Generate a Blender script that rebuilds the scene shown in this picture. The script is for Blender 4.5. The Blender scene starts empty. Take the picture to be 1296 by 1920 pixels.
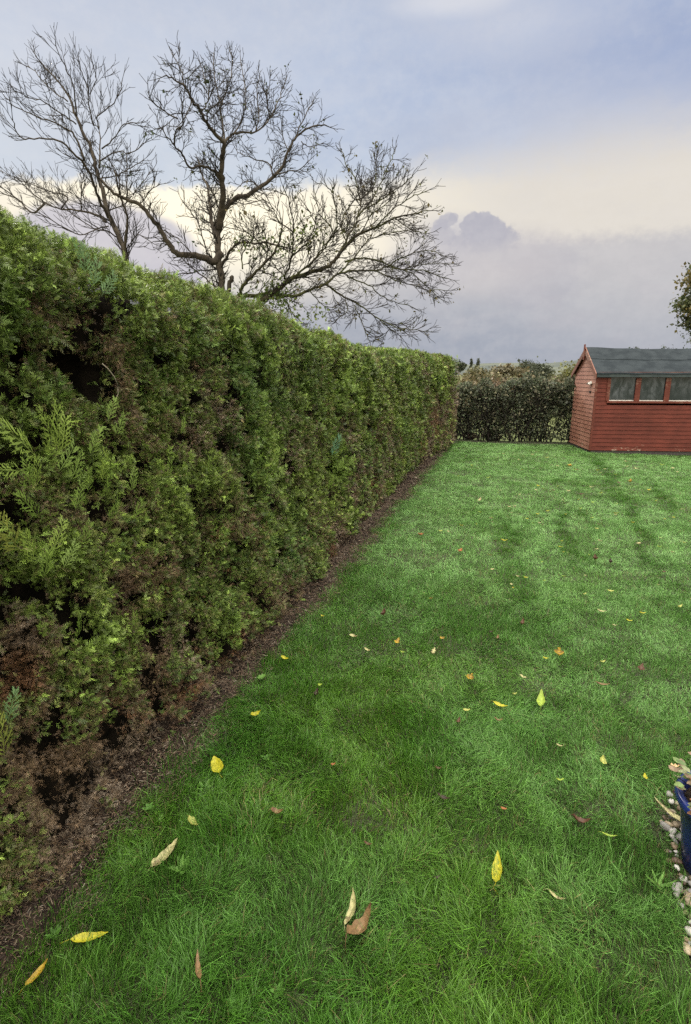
import bpy, math, random
import numpy as np
from math import radians, sin, cos, tan, pi, sqrt, atan2, asin, degrees
from mathutils import Vector, Matrix

# ------------------------------------------------------------------ camera, world, sun
SC = bpy.context.scene
COL = SC.collection
EXPOSURE = 0.0
F, CX, CY, CAMH = 1049.0, 648.0, 960.0, 1.6
YAW, PITCH = radians(15.6), radians(13.9)
fwd = np.array([-sin(YAW)*cos(PITCH), cos(YAW)*cos(PITCH), -sin(PITCH)])
rt = np.array([cos(YAW), sin(YAW), 0.0])
upv = np.cross(rt, fwd)
CAMP = np.array([0, 0, CAMH])

cam = bpy.data.cameras.new("camera")
cam.sensor_fit = 'VERTICAL'; cam.sensor_height = 36.0; cam.lens = F/1920*36
cam.clip_start = 0.02; cam.clip_end = 8000
camo = bpy.data.objects.new("camera", cam); COL.objects.link(camo)
camo.location = (0, 0, CAMH)
camo.rotation_euler = (pi/2 - PITCH, 0, YAW)
SC.camera = camo
SC.view_settings.view_transform = 'Standard'
SC.view_settings.look = 'None'
SC.view_settings.exposure = EXPOSURE
SC.view_settings.gamma = 1.0
SC.render.engine = 'CYCLES'
SC.cycles.use_denoising = False
SC.cycles.max_bounces = 6; SC.cycles.diffuse_bounces = 3; SC.cycles.glossy_bounces = 2
SC.cycles.transmission_bounces = 3; SC.cycles.transparent_max_bounces = 4

def ray(x, y): return fwd + rt*(x-CX)/F - upv*(y-CY)/F
def ground(x, y, z=0.0):
    d = ray(x, y); return CAMP + d*((z-CAMH)/d[2])
def at_depth(x, y, D): return CAMP + ray(x, y)*D
def azel(x, y):
    d = ray(x, y); d = d/np.linalg.norm(d)
    return degrees(atan2(d[0], d[1])), degrees(asin(d[2]))
def lin(*c):
    out = []
    for v in c:
        v /= 255.0
        out.append(v/12.92 if v <= 0.04045 else ((v+0.055)/1.055)**2.4)
    return tuple(out)

# small expression language for shader maths
class S:
    def __init__(self, nt, s): self.nt, self.s = nt, s
    def _m(self, op, *a):
        n = self.nt.nodes.new('ShaderNodeMath'); n.operation = op
        for i, v in enumerate((self,)+a):
            if isinstance(v, S): self.nt.links.new(v.s, n.inputs[i])
            else: n.inputs[i].default_value = v
        return S(self.nt, n.outputs[0])
    def __add__(s, o): return s._m('ADD', o)
    def __radd__(s, o): return s._m('ADD', o)
    def __sub__(s, o): return s._m('SUBTRACT', o)
    def __rsub__(s, o): return (s*-1.0)+o
    def __mul__(s, o): return s._m('MULTIPLY', o)
    def __rmul__(s, o): return s._m('MULTIPLY', o)
    def __truediv__(s, o): return s._m('DIVIDE', o)
    def max(s, o): return s._m('MAXIMUM', o)
    def min(s, o): return s._m('MINIMUM', o)
    def pow(s, o): return s._m('POWER', o)
    def step(s, a, b, lo=0.0, hi=1.0, smooth=True):
        n = s.nt.nodes.new('ShaderNodeMapRange'); n.interpolation_type = 'SMOOTHSTEP' if smooth else 'LINEAR'
        n.clamp = True
        for i, v in enumerate((s, a, b, lo, hi)):
            if isinstance(v, S): s.nt.links.new(v.s, n.inputs[i])
            else: n.inputs[i].default_value = v
        return S(s.nt, n.outputs[0])
def mixc(nt, f, a, b, mode='MIX'):
    n = nt.nodes.new('ShaderNodeMix'); n.data_type = 'RGBA'; n.blend_type = mode
    n.clamp_factor = True
    if isinstance(f, S): nt.links.new(f.s, n.inputs[0])
    else: n.inputs[0].default_value = f
    for i, c in ((6, a), (7, b)):
        if isinstance(c, (tuple, list)): n.inputs[i].default_value = (*c[:3], 1)
        else: nt.links.new(c, n.inputs[i])
    return n.outputs[2]
def noise(nt, vec, scale, detail=4, rough=0.55, dist=0.0):
    n = nt.nodes.new('ShaderNodeTexNoise'); n.inputs['Scale'].default_value = scale
    n.inputs['Detail'].default_value = detail; n.inputs['Roughness'].default_value = rough
    n.inputs['Distortion'].default_value = dist
    if vec is not None: nt.links.new(vec, n.inputs['Vector'])
    return S(nt, n.outputs[0])

SUN_EL, SUN_AZ = 24.0, -42.0          # degrees; azimuth measured from +Y, negative to the left
WS = 0.1
def build_world():
    w = bpy.data.worlds.new("World"); SC.world = w; w.use_nodes = True
    nt = w.node_tree; nt.nodes.clear()
    out = nt.nodes.new('ShaderNodeOutputWorld'); bg = nt.nodes.new('ShaderNodeBackground')
    bg.inputs['Strength'].default_value = WS
    nt.links.new(bg.outputs[0], out.inputs[0])
    sky = nt.nodes.new('ShaderNodeTexSky'); sky.sky_type = 'NISHITA'; sky.sun_disc = False
    sky.sun_elevation = radians(SUN_EL); sky.sun_rotation = radians(SUN_AZ)
    tc = nt.nodes.new('ShaderNodeTexCoord'); D = tc.outputs['Generated']
    sp = nt.nodes.new('ShaderNodeSeparateXYZ'); nt.links.new(D, sp.inputs[0])
    x, y, z = (S(nt, sp.outputs[i]) for i in range(3))
    az = x._m('ARCTAN2', y)*(180/pi)
    el = z._m('ARCSINE')*(180/pi)
    mp = nt.nodes.new('ShaderNodeMapping'); mp.inputs['Scale'].default_value = (1, 1, 2.2)
    nt.links.new(D, mp.inputs[0]); V = mp.outputs[0]
    n1 = noise(nt, V, 2.6, 5, 0.55) - 0.5
    n2 = noise(nt, V, 9.0, 6, 0.6) - 0.5
    n3 = noise(nt, V, 22.0, 5, 0.6) - 0.5
    n4 = noise(nt, D, 75.0, 6, 0.62) - 0.5
    def ell(px, py, rx, ry, wob=0.25, soft=0.35):   # a cloud patch around one direction of the sky
        a, e = azel(px, py); k = degrees(1/F)*0.9
        dx = (az - a)/(rx*k); dy = (el - e)/(ry*k)
        r = (dx*dx + dy*dy).pow(0.5) + n2*wob*2 + n3*wob + n4*(3.2*wob if rx < 70 else 0.5*wob)
        return r.step(1+soft, 1-soft)
    # clear upper air: pale on the left, deeper blue high on the right
    c = mixc(nt, el.step(16, 30), lin(204, 214, 227), lin(190, 200, 220))
    c = mixc(nt, ell(1350, 150, 430, 170, 0.3, 0.9)*0.95, c, lin(152, 169, 206))
    c = mixc(nt, ell(640, 200, 240, 90, 0.3, 0.9)*0.35, c, lin(180, 195, 224))
    c = mixc(nt, n1.step(-0.1, 0.25)*0.3, c, lin(216, 219, 227))
    # thin streaks high up
    c = mixc(nt, ell(850, 2, 80, 14, 0.9, 0.9)*0.65, c, lin(232, 232, 236))
    c = mixc(nt, ell(960, 45, 130, 34, 1.2, 0.9)*0.35, c, lin(222, 224, 232))
    c = mixc(nt, ell(1090, 250, 210, 70, 0.8, 0.8)*0.5, c, lin(212, 214, 222))
    # cream cloud band
    a0, e0 = azel(300, 352); a1, e1 = azel(1100, 272)
    slope = (e1-e0)/(a1-a0)
    edge = az*slope + (e0 - slope*a0)
    soft = az.step(-22, 8, 0.5, 3.2)
    d = el - edge + n2*2.6 + n3*1.4 + n4*1.0
    cream = d.step(soft, soft*-1.0)
    cc = mixc(nt, ell(400, 430, 330, 130, 0.15, 0.9), lin(231, 224, 213), (1.25, 1.14, 0.86))
    cc = mixc(nt, n2.step(0.0, 0.3)*0.3, cc, lin(214, 209, 208))
    c = mixc(nt, cream, c, cc)
    # grey bank towards the horizon
    a2, e2 = azel(862, 442); a3, e3 = azel(1290, 436); aL, eL = azel(640, 530)
    sl2 = (e2-e3)/(a2-a3)
    edge2 = az.step(aL, a2, eL, e2) + (az-a2).max(0.0)*sl2
    soft2 = az.step(-16, -7, 3.6, 0.8)
    g = mixc(nt, (el + n2*2.5).step(2.5, 11.5), lin(160, 167, 182), lin(207, 202, 201))
    g = mixc(nt, ell(1230, 500, 190, 120, 0.4, 0.7)*0.6, g, lin(200, 198, 200))
    g = mixc(nt, n2.step(-0.05, 0.25)*0.35, g, lin(188, 184, 192))
    g = mixc(nt, ell(1010, 520, 75, 60, 0.5, 0.35)*0.35, g, lin(176, 174, 186))
    bank = (el - edge2 + n2*1.2 + n3*1.2 + n4*1.2).step(soft2, soft2*-1.0)
    c = mixc(nt, bank*0.97, c, g)
    # cumulus heads standing in front of the cream band
    c = mixc(nt, ell(868, 426, 44, 17, 0.35, 0.8)*0.8, c, lin(230, 226, 222))
    c = mixc(nt, ell(900, 452, 62, 22, 0.4, 0.5)*0.9, c, lin(193, 190, 196))
    c = mixc(nt, ell(900, 490, 130, 50, 0.3, 0.6)*0.9, c, lin(203, 198, 200))
    c = mixc(nt, ell(815, 470, 70, 50, 0.35, 0.7)*0.8, c, lin(204, 200, 203))
    for px, py, rx, ry, k in [(838, 413, 18, 12, .8), (851, 407, 9, 7, .7), (826, 420, 14, 9, .6), (888, 414, 17, 13, .9), (906, 411, 17, 12, .95), (921, 418, 15, 12, .9), (934, 432, 13, 10, .85),
                              (874, 424, 12, 8, .85), (908, 432, 40, 18, .95), (922, 450, 46, 24, .9), (895, 455, 46, 20, .8), (830, 440, 24, 18, .6)]:
        c = mixc(nt, ell(px, py, rx, ry, 0.36, 0.16)*k*el.step(azel(905, 490)[1], azel(905, 425)[1]), c, lin(186, 184, 193))
    c = mixc(nt, ell(205, 488, 170, 92, 0.08, 0.10)*0.85, c, lin(194, 192, 206))
    c = mixc(nt, (n3+n4*0.7).step(-0.25, 0.3)*0.13, c, lin(240, 236, 233)); c = mixc(nt, n2.step(0.25, -0.25)*0.10, c, lin(150, 156, 176))
    # sky behind and above the viewer: unseen bright cloud added to light lawn and hedge
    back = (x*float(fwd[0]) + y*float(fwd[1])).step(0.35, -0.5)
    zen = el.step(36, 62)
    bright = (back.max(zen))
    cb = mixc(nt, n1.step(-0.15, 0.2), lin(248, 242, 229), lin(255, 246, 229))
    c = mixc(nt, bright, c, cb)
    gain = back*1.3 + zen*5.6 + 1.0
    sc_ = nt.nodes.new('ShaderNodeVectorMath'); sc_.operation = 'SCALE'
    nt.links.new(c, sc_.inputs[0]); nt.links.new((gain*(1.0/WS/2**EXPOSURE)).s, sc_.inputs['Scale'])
    final = mixc(nt, 0.98, sky.outputs[0], sc_.outputs[0])
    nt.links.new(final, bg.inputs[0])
    w.cycles.sampling_method = 'MANUAL'; w.cycles.sample_map_resolution = 512
build_world()

sl = bpy.data.lights.new("sun", 'SUN'); sl.energy = 2.6; sl.angle = radians(14); sl.color = (1.0, 0.93, 0.82)
so = bpy.data.objects.new("sun", sl); COL.objects.link(so)
sd = Vector((sin(radians(SUN_AZ))*cos(radians(SUN_EL)), cos(radians(SUN_AZ))*cos(radians(SUN_EL)), sin(radians(SUN_EL))))
so.rotation_euler = sd.to_track_quat('Z', 'Y').to_euler()

# ------------------------------------------------------------------ helpers
RNG = np.random.default_rng(7)
random.seed(7)
_perm = np.random.default_rng(3).random(65536)
def _h(i, j, k, s): return _perm[((i*73856093) ^ (j*19349663) ^ (k*83492791) ^ (s*2654435)) & 65535]
def vnoise(p, f, seed=0):
    q = np.asarray(p, float)*f; i = np.floor(q).astype(np.int64); t = q-i; t = t*t*(3-2*t)
    r = 0
    for dx in (0, 1):
        wx = t[:, 0] if dx else 1-t[:, 0]
        for dy in (0, 1):
            wy = t[:, 1] if dy else 1-t[:, 1]
            for dz in (0, 1):
                wz = t[:, 2] if dz else 1-t[:, 2]
                r = r + wx*wy*wz*_h(i[:, 0]+dx, i[:, 1]+dy, i[:, 2]+dz, seed)
    return r-0.5
def fbm(p, f, seed=0, o=3):
    r = 0; a = 1.0; n = 0
    for k in range(o): r = r+a*vnoise(p, f*2**k, seed+k*17); n += a; a *= 0.5
    return r/n
def sstep(x, a, b):
    t = np.clip((x-a)/(b-a), 0, 1); return t*t*(3-2*t)
def unit(v): return v/np.maximum(np.linalg.norm(v, axis=-1, keepdims=True), 1e-9)

def link(name, me, parent=None, mat=None, smooth=False):
    o = bpy.data.objects.new(name, me); COL.objects.link(o)
    if mat is not None: me.materials.append(mat)
    if parent is not None: o.parent = parent
    if smooth: me.polygons.foreach_set('use_smooth', np.ones(len(me.polygons), bool))
    return o
def np_mesh(name, verts, faces, cols=None, mat=None, parent=None, smooth=False):
    """faces: (n,k) index array; cols: (n,3) linear colour per face"""
    me = bpy.data.meshes.new(name); n, k = faces.shape
    me.vertices.add(len(verts)); me.vertices.foreach_set('co', np.asarray(verts, np.float32).ravel())
    me.loops.add(n*k); me.loops.foreach_set('vertex_index', faces.astype(np.int32).ravel())
    me.polygons.add(n); me.polygons.foreach_set('loop_start', np.arange(0, n*k, k, dtype=np.int32))
    me.update(calc_edges=True)
    if cols is not None:
        a = me.attributes.new('tint', 'FLOAT_COLOR', 'FACE')
        a.data.foreach_set('color', np.concatenate([cols, np.ones((n, 1))], 1).astype(np.float32).ravel())
    return link(name, me, parent, mat, smooth)
class MB:
    def __init__(s): s.v, s.f, s.c = [], [], []
    def add(s, vs, fs, col=None):
        b = len(s.v); s.v.extend([tuple(map(float, p)) for p in vs])
        for f in fs: s.f.append([b+i for i in f]); s.c.append(col)
    def box(s, x0, x1, y0, y1, z0, z1, col=None, ch=0.0):
        s.add([(x0,y0,z0),(x1,y0,z0),(x1,y1,z0),(x0,y1,z0),(x0,y0,z1),(x1,y0,z1),(x1,y1,z1),(x0,y1,z1)],
              [(3,2,1,0),(4,5,6,7),(0,1,5,4),(1,2,6,5),(2,3,7,6),(3,0,4,7)], col)
    def tube(s, pts, rad, n=5, cap=True, col=None):
        pts = np.asarray(pts, float); m = len(pts); rad = np.broadcast_to(np.asarray(rad, float), (m,))
        t = unit(np.gradient(pts, axis=0))
        ref = np.array([0, 0, 1.0]) if abs(t[0][2]) < 0.9 else np.array([1.0, 0, 0])
        u = unit(np.cross(t, ref)); w = np.cross(t, u)
        an = np.arange(n)*2*pi/n
        ring = pts[:, None] + rad[:, None, None]*(u[:, None]*np.cos(an)[None, :, None] + w[:, None]*np.sin(an)[None, :, None])
        b = len(s.v); s.v.extend(map(tuple, ring.reshape(-1, 3)))
        for i in range(m-1):
            for j in range(n):
                k = (j+1) % n
                s.f.append([b+i*n+j, b+i*n+k, b+(i+1)*n+k, b+(i+1)*n+j]); s.c.append(col)
        if cap:
            s.f.append([b+j for j in range(n)][::-1]); s.c.append(col)
            s.f.append([b+(m-1)*n+j for j in range(n)]); s.c.append(col)
    def build(s, name, mat=None, parent=None, smooth=False, bevel=0.0):
        me = bpy.data.meshes.new(name); me.from_pydata(s.v, [], s.f); me.update()
        if s.c and s.c[0] is not None:
            a = me.attributes.new('tint', 'FLOAT_COLOR', 'FACE')
            a.data.foreach_set('color', np.array([(*c, 1) for c in s.c], np.float32).ravel())
        o = link(name, me, parent, mat, smooth)
        if bevel:
            m = o.modifiers.new('bevel', 'BEVEL'); m.width = bevel; m.segments = 2; m.limit_method = 'ANGLE'
        return o
def tag(o, label=None, cat=None, group=None, kind=None):
    if label: o['label'] = label
    if cat: o['category'] = cat
    if group: o['group'] = group
    if kind: o['kind'] = kind
    return o
def empty(name, loc=(0, 0, 0), rz=0):
    o = bpy.data.objects.new(name, None); COL.objects.link(o); o.location = loc; o.rotation_euler[2] = rz
    o.empty_display_size = 0.1
    return o

# ------------------------------------------------------------------ materials
def new_mat(name):
    m = bpy.data.materials.new(name); m.use_nodes = True; nt = m.node_tree
    return m, nt, nt.nodes['Principled BSDF'], nt.nodes['Material Output']
def leaf_mat(name, rough=0.5, trans=0.3, spec=0.4, gain=1.0, var=0.25, vs=60):
    m, nt, p, out = new_mat(name)
    at = nt.nodes.new('ShaderNodeAttribute'); at.attribute_name = 'tint'
    tc = nt.nodes.new('ShaderNodeTexCoord')
    nz = noise(nt, tc.outputs['Object'], vs, 2)
    v = nt.nodes.new('ShaderNodeVectorMath'); v.operation = 'SCALE'
    nt.links.new(at.outputs['Color'], v.inputs[0]); nt.links.new((nz*(2*var)+(1-var)*gain).s, v.inputs['Scale'])
    nt.links.new(v.outputs[0], p.inputs['Base Color'])
    p.inputs['Roughness'].default_value = rough; p.inputs['Specular IOR Level'].default_value = spec
    if trans:
        tr = nt.nodes.new('ShaderNodeBsdfTranslucent'); nt.links.new(v.outputs[0], tr.inputs[0])
        mx = nt.nodes.new('ShaderNodeMixShader'); mx.inputs[0].default_value = trans
        nt.links.new(p.outputs[0], mx.inputs[1]); nt.links.new(tr.outputs[0], mx.inputs[2])
        nt.links.new(mx.outputs[0], out.inputs[0])
    return m
def two_tone(name, a, b, scale=4, rough=0.8, spec=0.3, bump=0.0, bscale=None, lo=0.35, hi=0.65, stretch=(1, 1, 1), detail=5):
    m, nt, p, out = new_mat(name)
    tc = nt.nodes.new('ShaderNodeTexCoord'); mp = nt.nodes.new('ShaderNodeMapping'); mp.inputs['Scale'].default_value = stretch
    nt.links.new(tc.outputs['Object'], mp.inputs[0])
    n = noise(nt, mp.outputs[0], scale, detail)
    nt.links.new(mixc(nt, n.step(lo, hi), a, b), p.inputs['Base Color'])
    p.inputs['Roughness'].default_value = rough; p.inputs['Specular IOR Level'].default_value = spec
    if bump:
        bn = nt.nodes.new('ShaderNodeBump'); bn.inputs['Strength'].default_value = bump; bn.inputs['Distance'].default_value = 0.02
        nt.links.new(noise(nt, mp.outputs[0], bscale or scale*3, 6).s, bn.inputs['Height']); nt.links.new(bn.outputs[0], p.inputs['Normal'])
    return m
M_leaf = leaf_mat('cypress_foliage', 0.40, 0.25, 0.28)
M_frond = leaf_mat('fresh_frond', 0.45, 0.3, 0.4)
M_grass = leaf_mat('grass_blade', 0.38, 0.30, 0.30)
M_litter = leaf_mat('dry_litter', 0.8, 0.0, 0.2)
M_broad = leaf_mat('broad_leaf', 0.55, 0.25, 0.25)
M_dry = leaf_mat('fallen_leaf', 0.5, 0.2, 0.3, var=0.6, vs=110)
M_stone = leaf_mat('pebble', 0.55, 0.0, 0.4, var=0.35, vs=70)
M_core = two_tone('hedge_gap_shade', (0.0035, 0.003, 0.002), (0.009, 0.007, 0.005), 14, 0.95, 0.05)  # near-black so that the gaps' shade sits in the colour
M_bark = two_tone('bark', (0.030, 0.024, 0.019), (0.066, 0.054, 0.040), 5, 0.9, 0.2, 0.6, 30)
M_mossbark = two_tone('mossy_bark', (0.038, 0.031, 0.022), (0.058, 0.064, 0.020), 1.6, 0.95, 0.15, 0.6, 30)
M_twig = two_tone('twig_bark', (0.016, 0.014, 0.013), (0.032, 0.027, 0.023), 6, 0.9, 0.15)
M_soil = two_tone('soil', (0.014, 0.010, 0.008), (0.036, 0.026, 0.019), 14, 0.95, 0.15, 0.9, 60)

# ------------------------------------------------------------------ ground
def relief(x, y):
    x = np.asarray(x, float); y = np.asarray(y, float)
    p = np.stack([x, y, 0*x], -1).reshape(-1, 3)
    b = (vnoise(p, 1.1, 5)*0.035 + vnoise(p, 3.3, 6)*0.018).reshape(x.shape)
    return -0.035 + b - 0.03*sstep(x, 1.6, 4.2)*sstep(y, 5, 11)
def edge_x(y):
    y = np.asarray(y, float); p = np.stack([0*y, y, 0*y], -1).reshape(-1, 3)
    return (-1.25 + vnoise(p, 1.3, 8)*0.16 + vnoise(p, 5, 9)*0.14 + vnoise(p, 13, 10)*0.07).reshape(y.shape) + 0.10*sstep(y, 9.5, 13)
def grid(name, xs, ys, zf, mat, kind='structure'):
    X, Y = np.meshgrid(xs, ys); Z = zf(X, Y)
    v = np.stack([X, Y, Z], -1).reshape(-1, 3); nx, ny = len(xs), len(ys)
    i = np.arange(nx-1)[None, :] + np.arange(ny-1)[:, None]*nx
    f = np.stack([i, i+1, i+1+nx, i+nx], -1).reshape(-1, 4)
    o = np_mesh(name, v, f, None, mat, None, True); tag(o, kind=kind); return o
def lawn_mat():
    m, nt, p, out = new_mat('lawn_turf')
    tc = nt.nodes.new('ShaderNodeTexCoord'); V = tc.outputs['Object']
    a = noise(nt, V, 2.5, 5); b = noise(nt, V, 45, 5)
    c = mixc(nt, b.step(0.35, 0.7), (0.022, 0.018, 0.010), (0.040, 0.062, 0.016))
    c = mixc(nt, a.step(0.4, 0.7)*0.4, c, (0.045, 0.06, 0.02))
    nt.links.new(c, p.inputs['Base Color']); p.inputs['Roughness'].default_value = 0.9
    bn = nt.nodes.new('ShaderNodeBump'); bn.inputs['Distance'].default_value = 0.03
    nt.links.new(b.s, bn.inputs['Height']); nt.links.new(bn.outputs[0], p.inputs['Normal'])
    return m
grid('lawn', np.linspace(-1.55, 9, 130), np.linspace(-2, 14.6, 200), relief, lawn_mat())
def soil_z(X, Y):
    p = np.stack([X, Y, 0*X], -1).reshape(-1, 3)
    n = (vnoise(p, 6, 21)*0.03 + vnoise(p, 17, 22)*0.018).reshape(X.shape)
    return -0.012 + n - 0.09*sstep(X, -1.32, -1.12)
grid('soil_strip', np.linspace(-3.6, -1.1, 70), np.linspace(-2, 14.2, 330), soil_z, M_soil)
def field():
    m = two_tone('pasture', (0.075, 0.10, 0.035), (0.13, 0.12, 0.06), 0.02, 0.95, 0.1)
    rs = [0.0, 6, 12, 25, 60, 150, 400, 1000, 2500, 5000]; n = 48
    v = [(0, 0, -0.16)]; f = []
    for r in rs[1:]:
        for k in range(n):
            v.append((r*cos(2*pi*k/n), r*sin(2*pi*k/n), -0.16 - 0.0*r))
    mb = MB(); mb.v = v
    for k in range(n): mb.f.append([0, 1+k, 1+(k+1) % n]); mb.c.append(None)
    for i in range(len(rs)-2):
        for k in range(n):
            a = 1+i*n; mb.f.append([a+k, a+n+k, a+n+(k+1) % n, a+(k+1) % n]); mb.c.append(None)
    tag(mb.build('field', m), kind='structure')
field()

# ------------------------------------------------------------------ instanced-leaf arrays (realised)
def spray_template(rng, n_side, wid=0.13, ang=45, sub=False, L=0.5):
    """flat branching spray along +y, unit length; returns verts (k,4,3), tone per quad"""
    q, tone = [], []
    def shoot(p, a, l, w, tn, bend):
        d = np.array([sin(a), cos(a)]); s = np.array([cos(a), -sin(a)])
        pts = [p, p+d*l*0.45+s*w*0.5, p+d*l, p+d*l*0.45-s*w*0.5]
        q.append([(x, y, -0.22*y*y - 0.25*x*x + bend) for x, y in pts]); tone.append(tn)
    shoot(np.array([0, 0.0]), 0, 1.0, wid*0.75, 0.8, 0)
    for i in range(n_side):
        t = 0.08 + 0.84*(i+0.5)/n_side + rng.normal(0, 0.02)
        sg = 1 if i % 2 else -1
        l = L*(1-0.55*t)*rng.uniform(0.75, 1.2)
        a = sg*radians(ang+rng.normal(0, 8))*(1-0.25*t)
        shoot(np.array([0, t]), a, l, wid*rng.uniform(.8, 1.1), 0.9+0.3*rng.random(), rng.normal(0, 0.03))
        if sub:
            for k in range(3):
                u = 0.35+0.22*k
                p = np.array([0, t])+np.array([sin(a), cos(a)])*l*u
                shoot(p, a+(1 if k % 2 else -1)*radians(38), l*0.42*(1.15-u), wid*0.75, 1.05, 0)
    return np.array(q), np.array(tone)
def scatter(P, A, N, scale, templates, base_col, rng):
    """place templates; P origin, A axis, N normal; returns verts, faces, cols"""
    A = unit(A); N = unit(N - (N*A).sum(1, keepdims=True)*A); L = np.cross(A, N)
    k = rng.integers(0, len(templates), len(P)); V, C = [], []
    for t, (q, tone) in enumerate(templates):
        m = np.where(k == t)[0]
        if not len(m): continue
        s = scale[m][:, None, None, None]
        v = P[m][:, None, None, :] + s*(q[None, :, :, 0:1]*L[m][:, None, None, :] + q[None, :, :, 1:2]*A[m][:, None, None, :] + q[None, :, :, 2:3]*N[m][:, None, None, :])
        V.append(v.reshape(-1, 3)); C.append((base_col[m][:, None, :]*tone[None, :, None]).reshape(-1, 3))
    V = np.concatenate(V); C = np.concatenate(C)
    return V, np.arange(len(V)).reshape(-1, 4), C

# ------------------------------------------------------------------ the clipped conifer hedge
HY0, HY1 = -1.6, 13.45
def face_x(y): return -1.47 + 0.03*np.sin(y*0.9) + 0.16*sstep(y, 9, 11.5) + 0.24*sstep(y, 11, 13.4)
def top_z(y):
    return np.interp(y, [-2, 1.2, 2.2, 3.2, 4.4, 5.6, 6.4, 8, 10, 12, 13.5], [2.10, 2.10, 2.09, 2.07, 2.01, 1.95, 1.90, 1.90, 1.94, 1.96, 1.95])
R = 0.26
DEPTH = 1.7
def cav_pos(px, py):
    d = ray(px, py); return CAMP + d*(-1.5/d[0])
CAVS = [(cav_pos(188, 712), 0.13, 0.09, 0.75), (cav_pos(140, 672), 0.09, 0.07, 0.4), (cav_pos(165, 640), 0.12, 0.06, 0.14),
        (cav_pos(20, 962), 0.07, 0.06, 0.30), (cav_pos(8, 1125), 0.09, 0.06, 0.3), (cav_pos(180, 1130), 0.10, 0.03, 0.2),
        (cav_pos(262, 1015), 0.06, 0.03, 0.22), (cav_pos(20, 870), 0.09, 0.04, 0.3), (cav_pos(330, 1130), 0.08, 0.05, 0.18),
        (cav_pos(455, 1130), 0.1, 0.06, 0.2), (cav_pos(420, 840), 0.12, 0.06, 0.13), (cav_pos(700, 800), 0.3, 0.1, 0.12)]
def profile(y, v):
    """v in metres along the section: up the face, round the shoulder, back over the top, down the rear"""
    zt = top_z(y); fx = face_x(y); H1 = zt-R
    arc = R*pi/2; T = DEPTH-2*R
    z = np.where(v < H1, v, 0.0); x = np.where(v < H1, 0.0, 0.0); nx = np.where(v < H1, 1.0, 0.0); nz = np.zeros_like(v)
    x = np.where(v < H1, -0.07*sstep(v, 0.6, 1.9) + 0.12*sstep(v, 0.55, 0.05)*sstep(y, 10, 4), x)
    a = np.clip((v-H1)/R, 0, pi/2); on = (v >= H1) & (v < H1+arc)
    x = np.where(on, -0.06 - R*(1-np.cos(a)), x); z = np.where(on, H1+R*np.sin(a), z); nx = np.where(on, np.cos(a), nx); nz = np.where(on, np.sin(a), nz)
    on = (v >= H1+arc) & (v < H1+arc+T); s = v-H1-arc
    x = np.where(on, -0.06-R-s, x); z = np.where(on, zt+0.02*np.sin(s*5), z); nx = np.where(on, 0, nx); nz = np.where(on, 1.0, nz)
    on = v >= H1+arc+T; s = np.clip((v-H1-arc-T)/arc, 0, 1.0)*pi/2; rest = np.maximum(v-H1-2*arc-T, 0)
    x = np.where(on, -0.06-R-T-R*np.sin(s), x); z = np.where(on, zt-R*(1-np.cos(s))-rest, z); nx = np.where(on, -np.sin(s), nx); nz = np.where(on, np.cos(s), nz)
    return np.stack([fx+x, y, z], -1), np.stack([nx, 0*nx, nz], -1)
def cavity(P):
    d = np.zeros(len(P))
    for c, ry, rz, dep in CAVS:
        r = np.sqrt(((P[:, 1]-c[1])/ry)**2 + ((P[:, 2]-c[2])/rz)**2) + vnoise(P, 14, 40)*0.7
        d = np.maximum(d, dep*(1-sstep(r, 0.55, 1.25)))
    return d
def lumps(P):
    far = sstep(P[:, 1], 2.5, 7)
    a = fbm(P*np.array([1, 1, 0.7]), 2.4, 11, 2)*0.12 + fbm(P*np.array([1, 1, 0.8]), 7, 13, 2)*0.14 + fbm(P, 17, 15, 1)*0.11
    return a*(1-0.35*far)
def yz(px, py):
    p = cav_pos(px, py); return p[1], p[2]
PATCH = [(yz(190, 880), .17, .15, -.5), (yz(300, 880), .22, .16, -.35), (yz(60, 1030), .14, .10, -.5), (yz(60, 850), .14, .12, -.5), (yz(640, 880), .30, .16, -.6), (yz(510, 860), .25, .2, -.4), (yz(150, 1190), .10, .10, -.4),
         (yz(660, 720), .35, .15, -.5), (yz(200, 1270), .12, .08, -.3), (yz(400, 1180), .2, .12, -.3), (yz(230, 1190), .12, .09, -.3),
         (yz(30, 1220), .09, .12, .7), (yz(80, 1500), .14, .14, .8), (yz(250, 1080), .2, .07, .5), (yz(450, 960), .3, .12, .4), (yz(420, 770), .25, .12, .4), (yz(300, 1340), .2, .10, .5), (yz(580, 850), .25, .14, .45), (yz(420, 880), .12, .1, .4), (yz(180, 1420), .2, .12, .35)]
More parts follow.
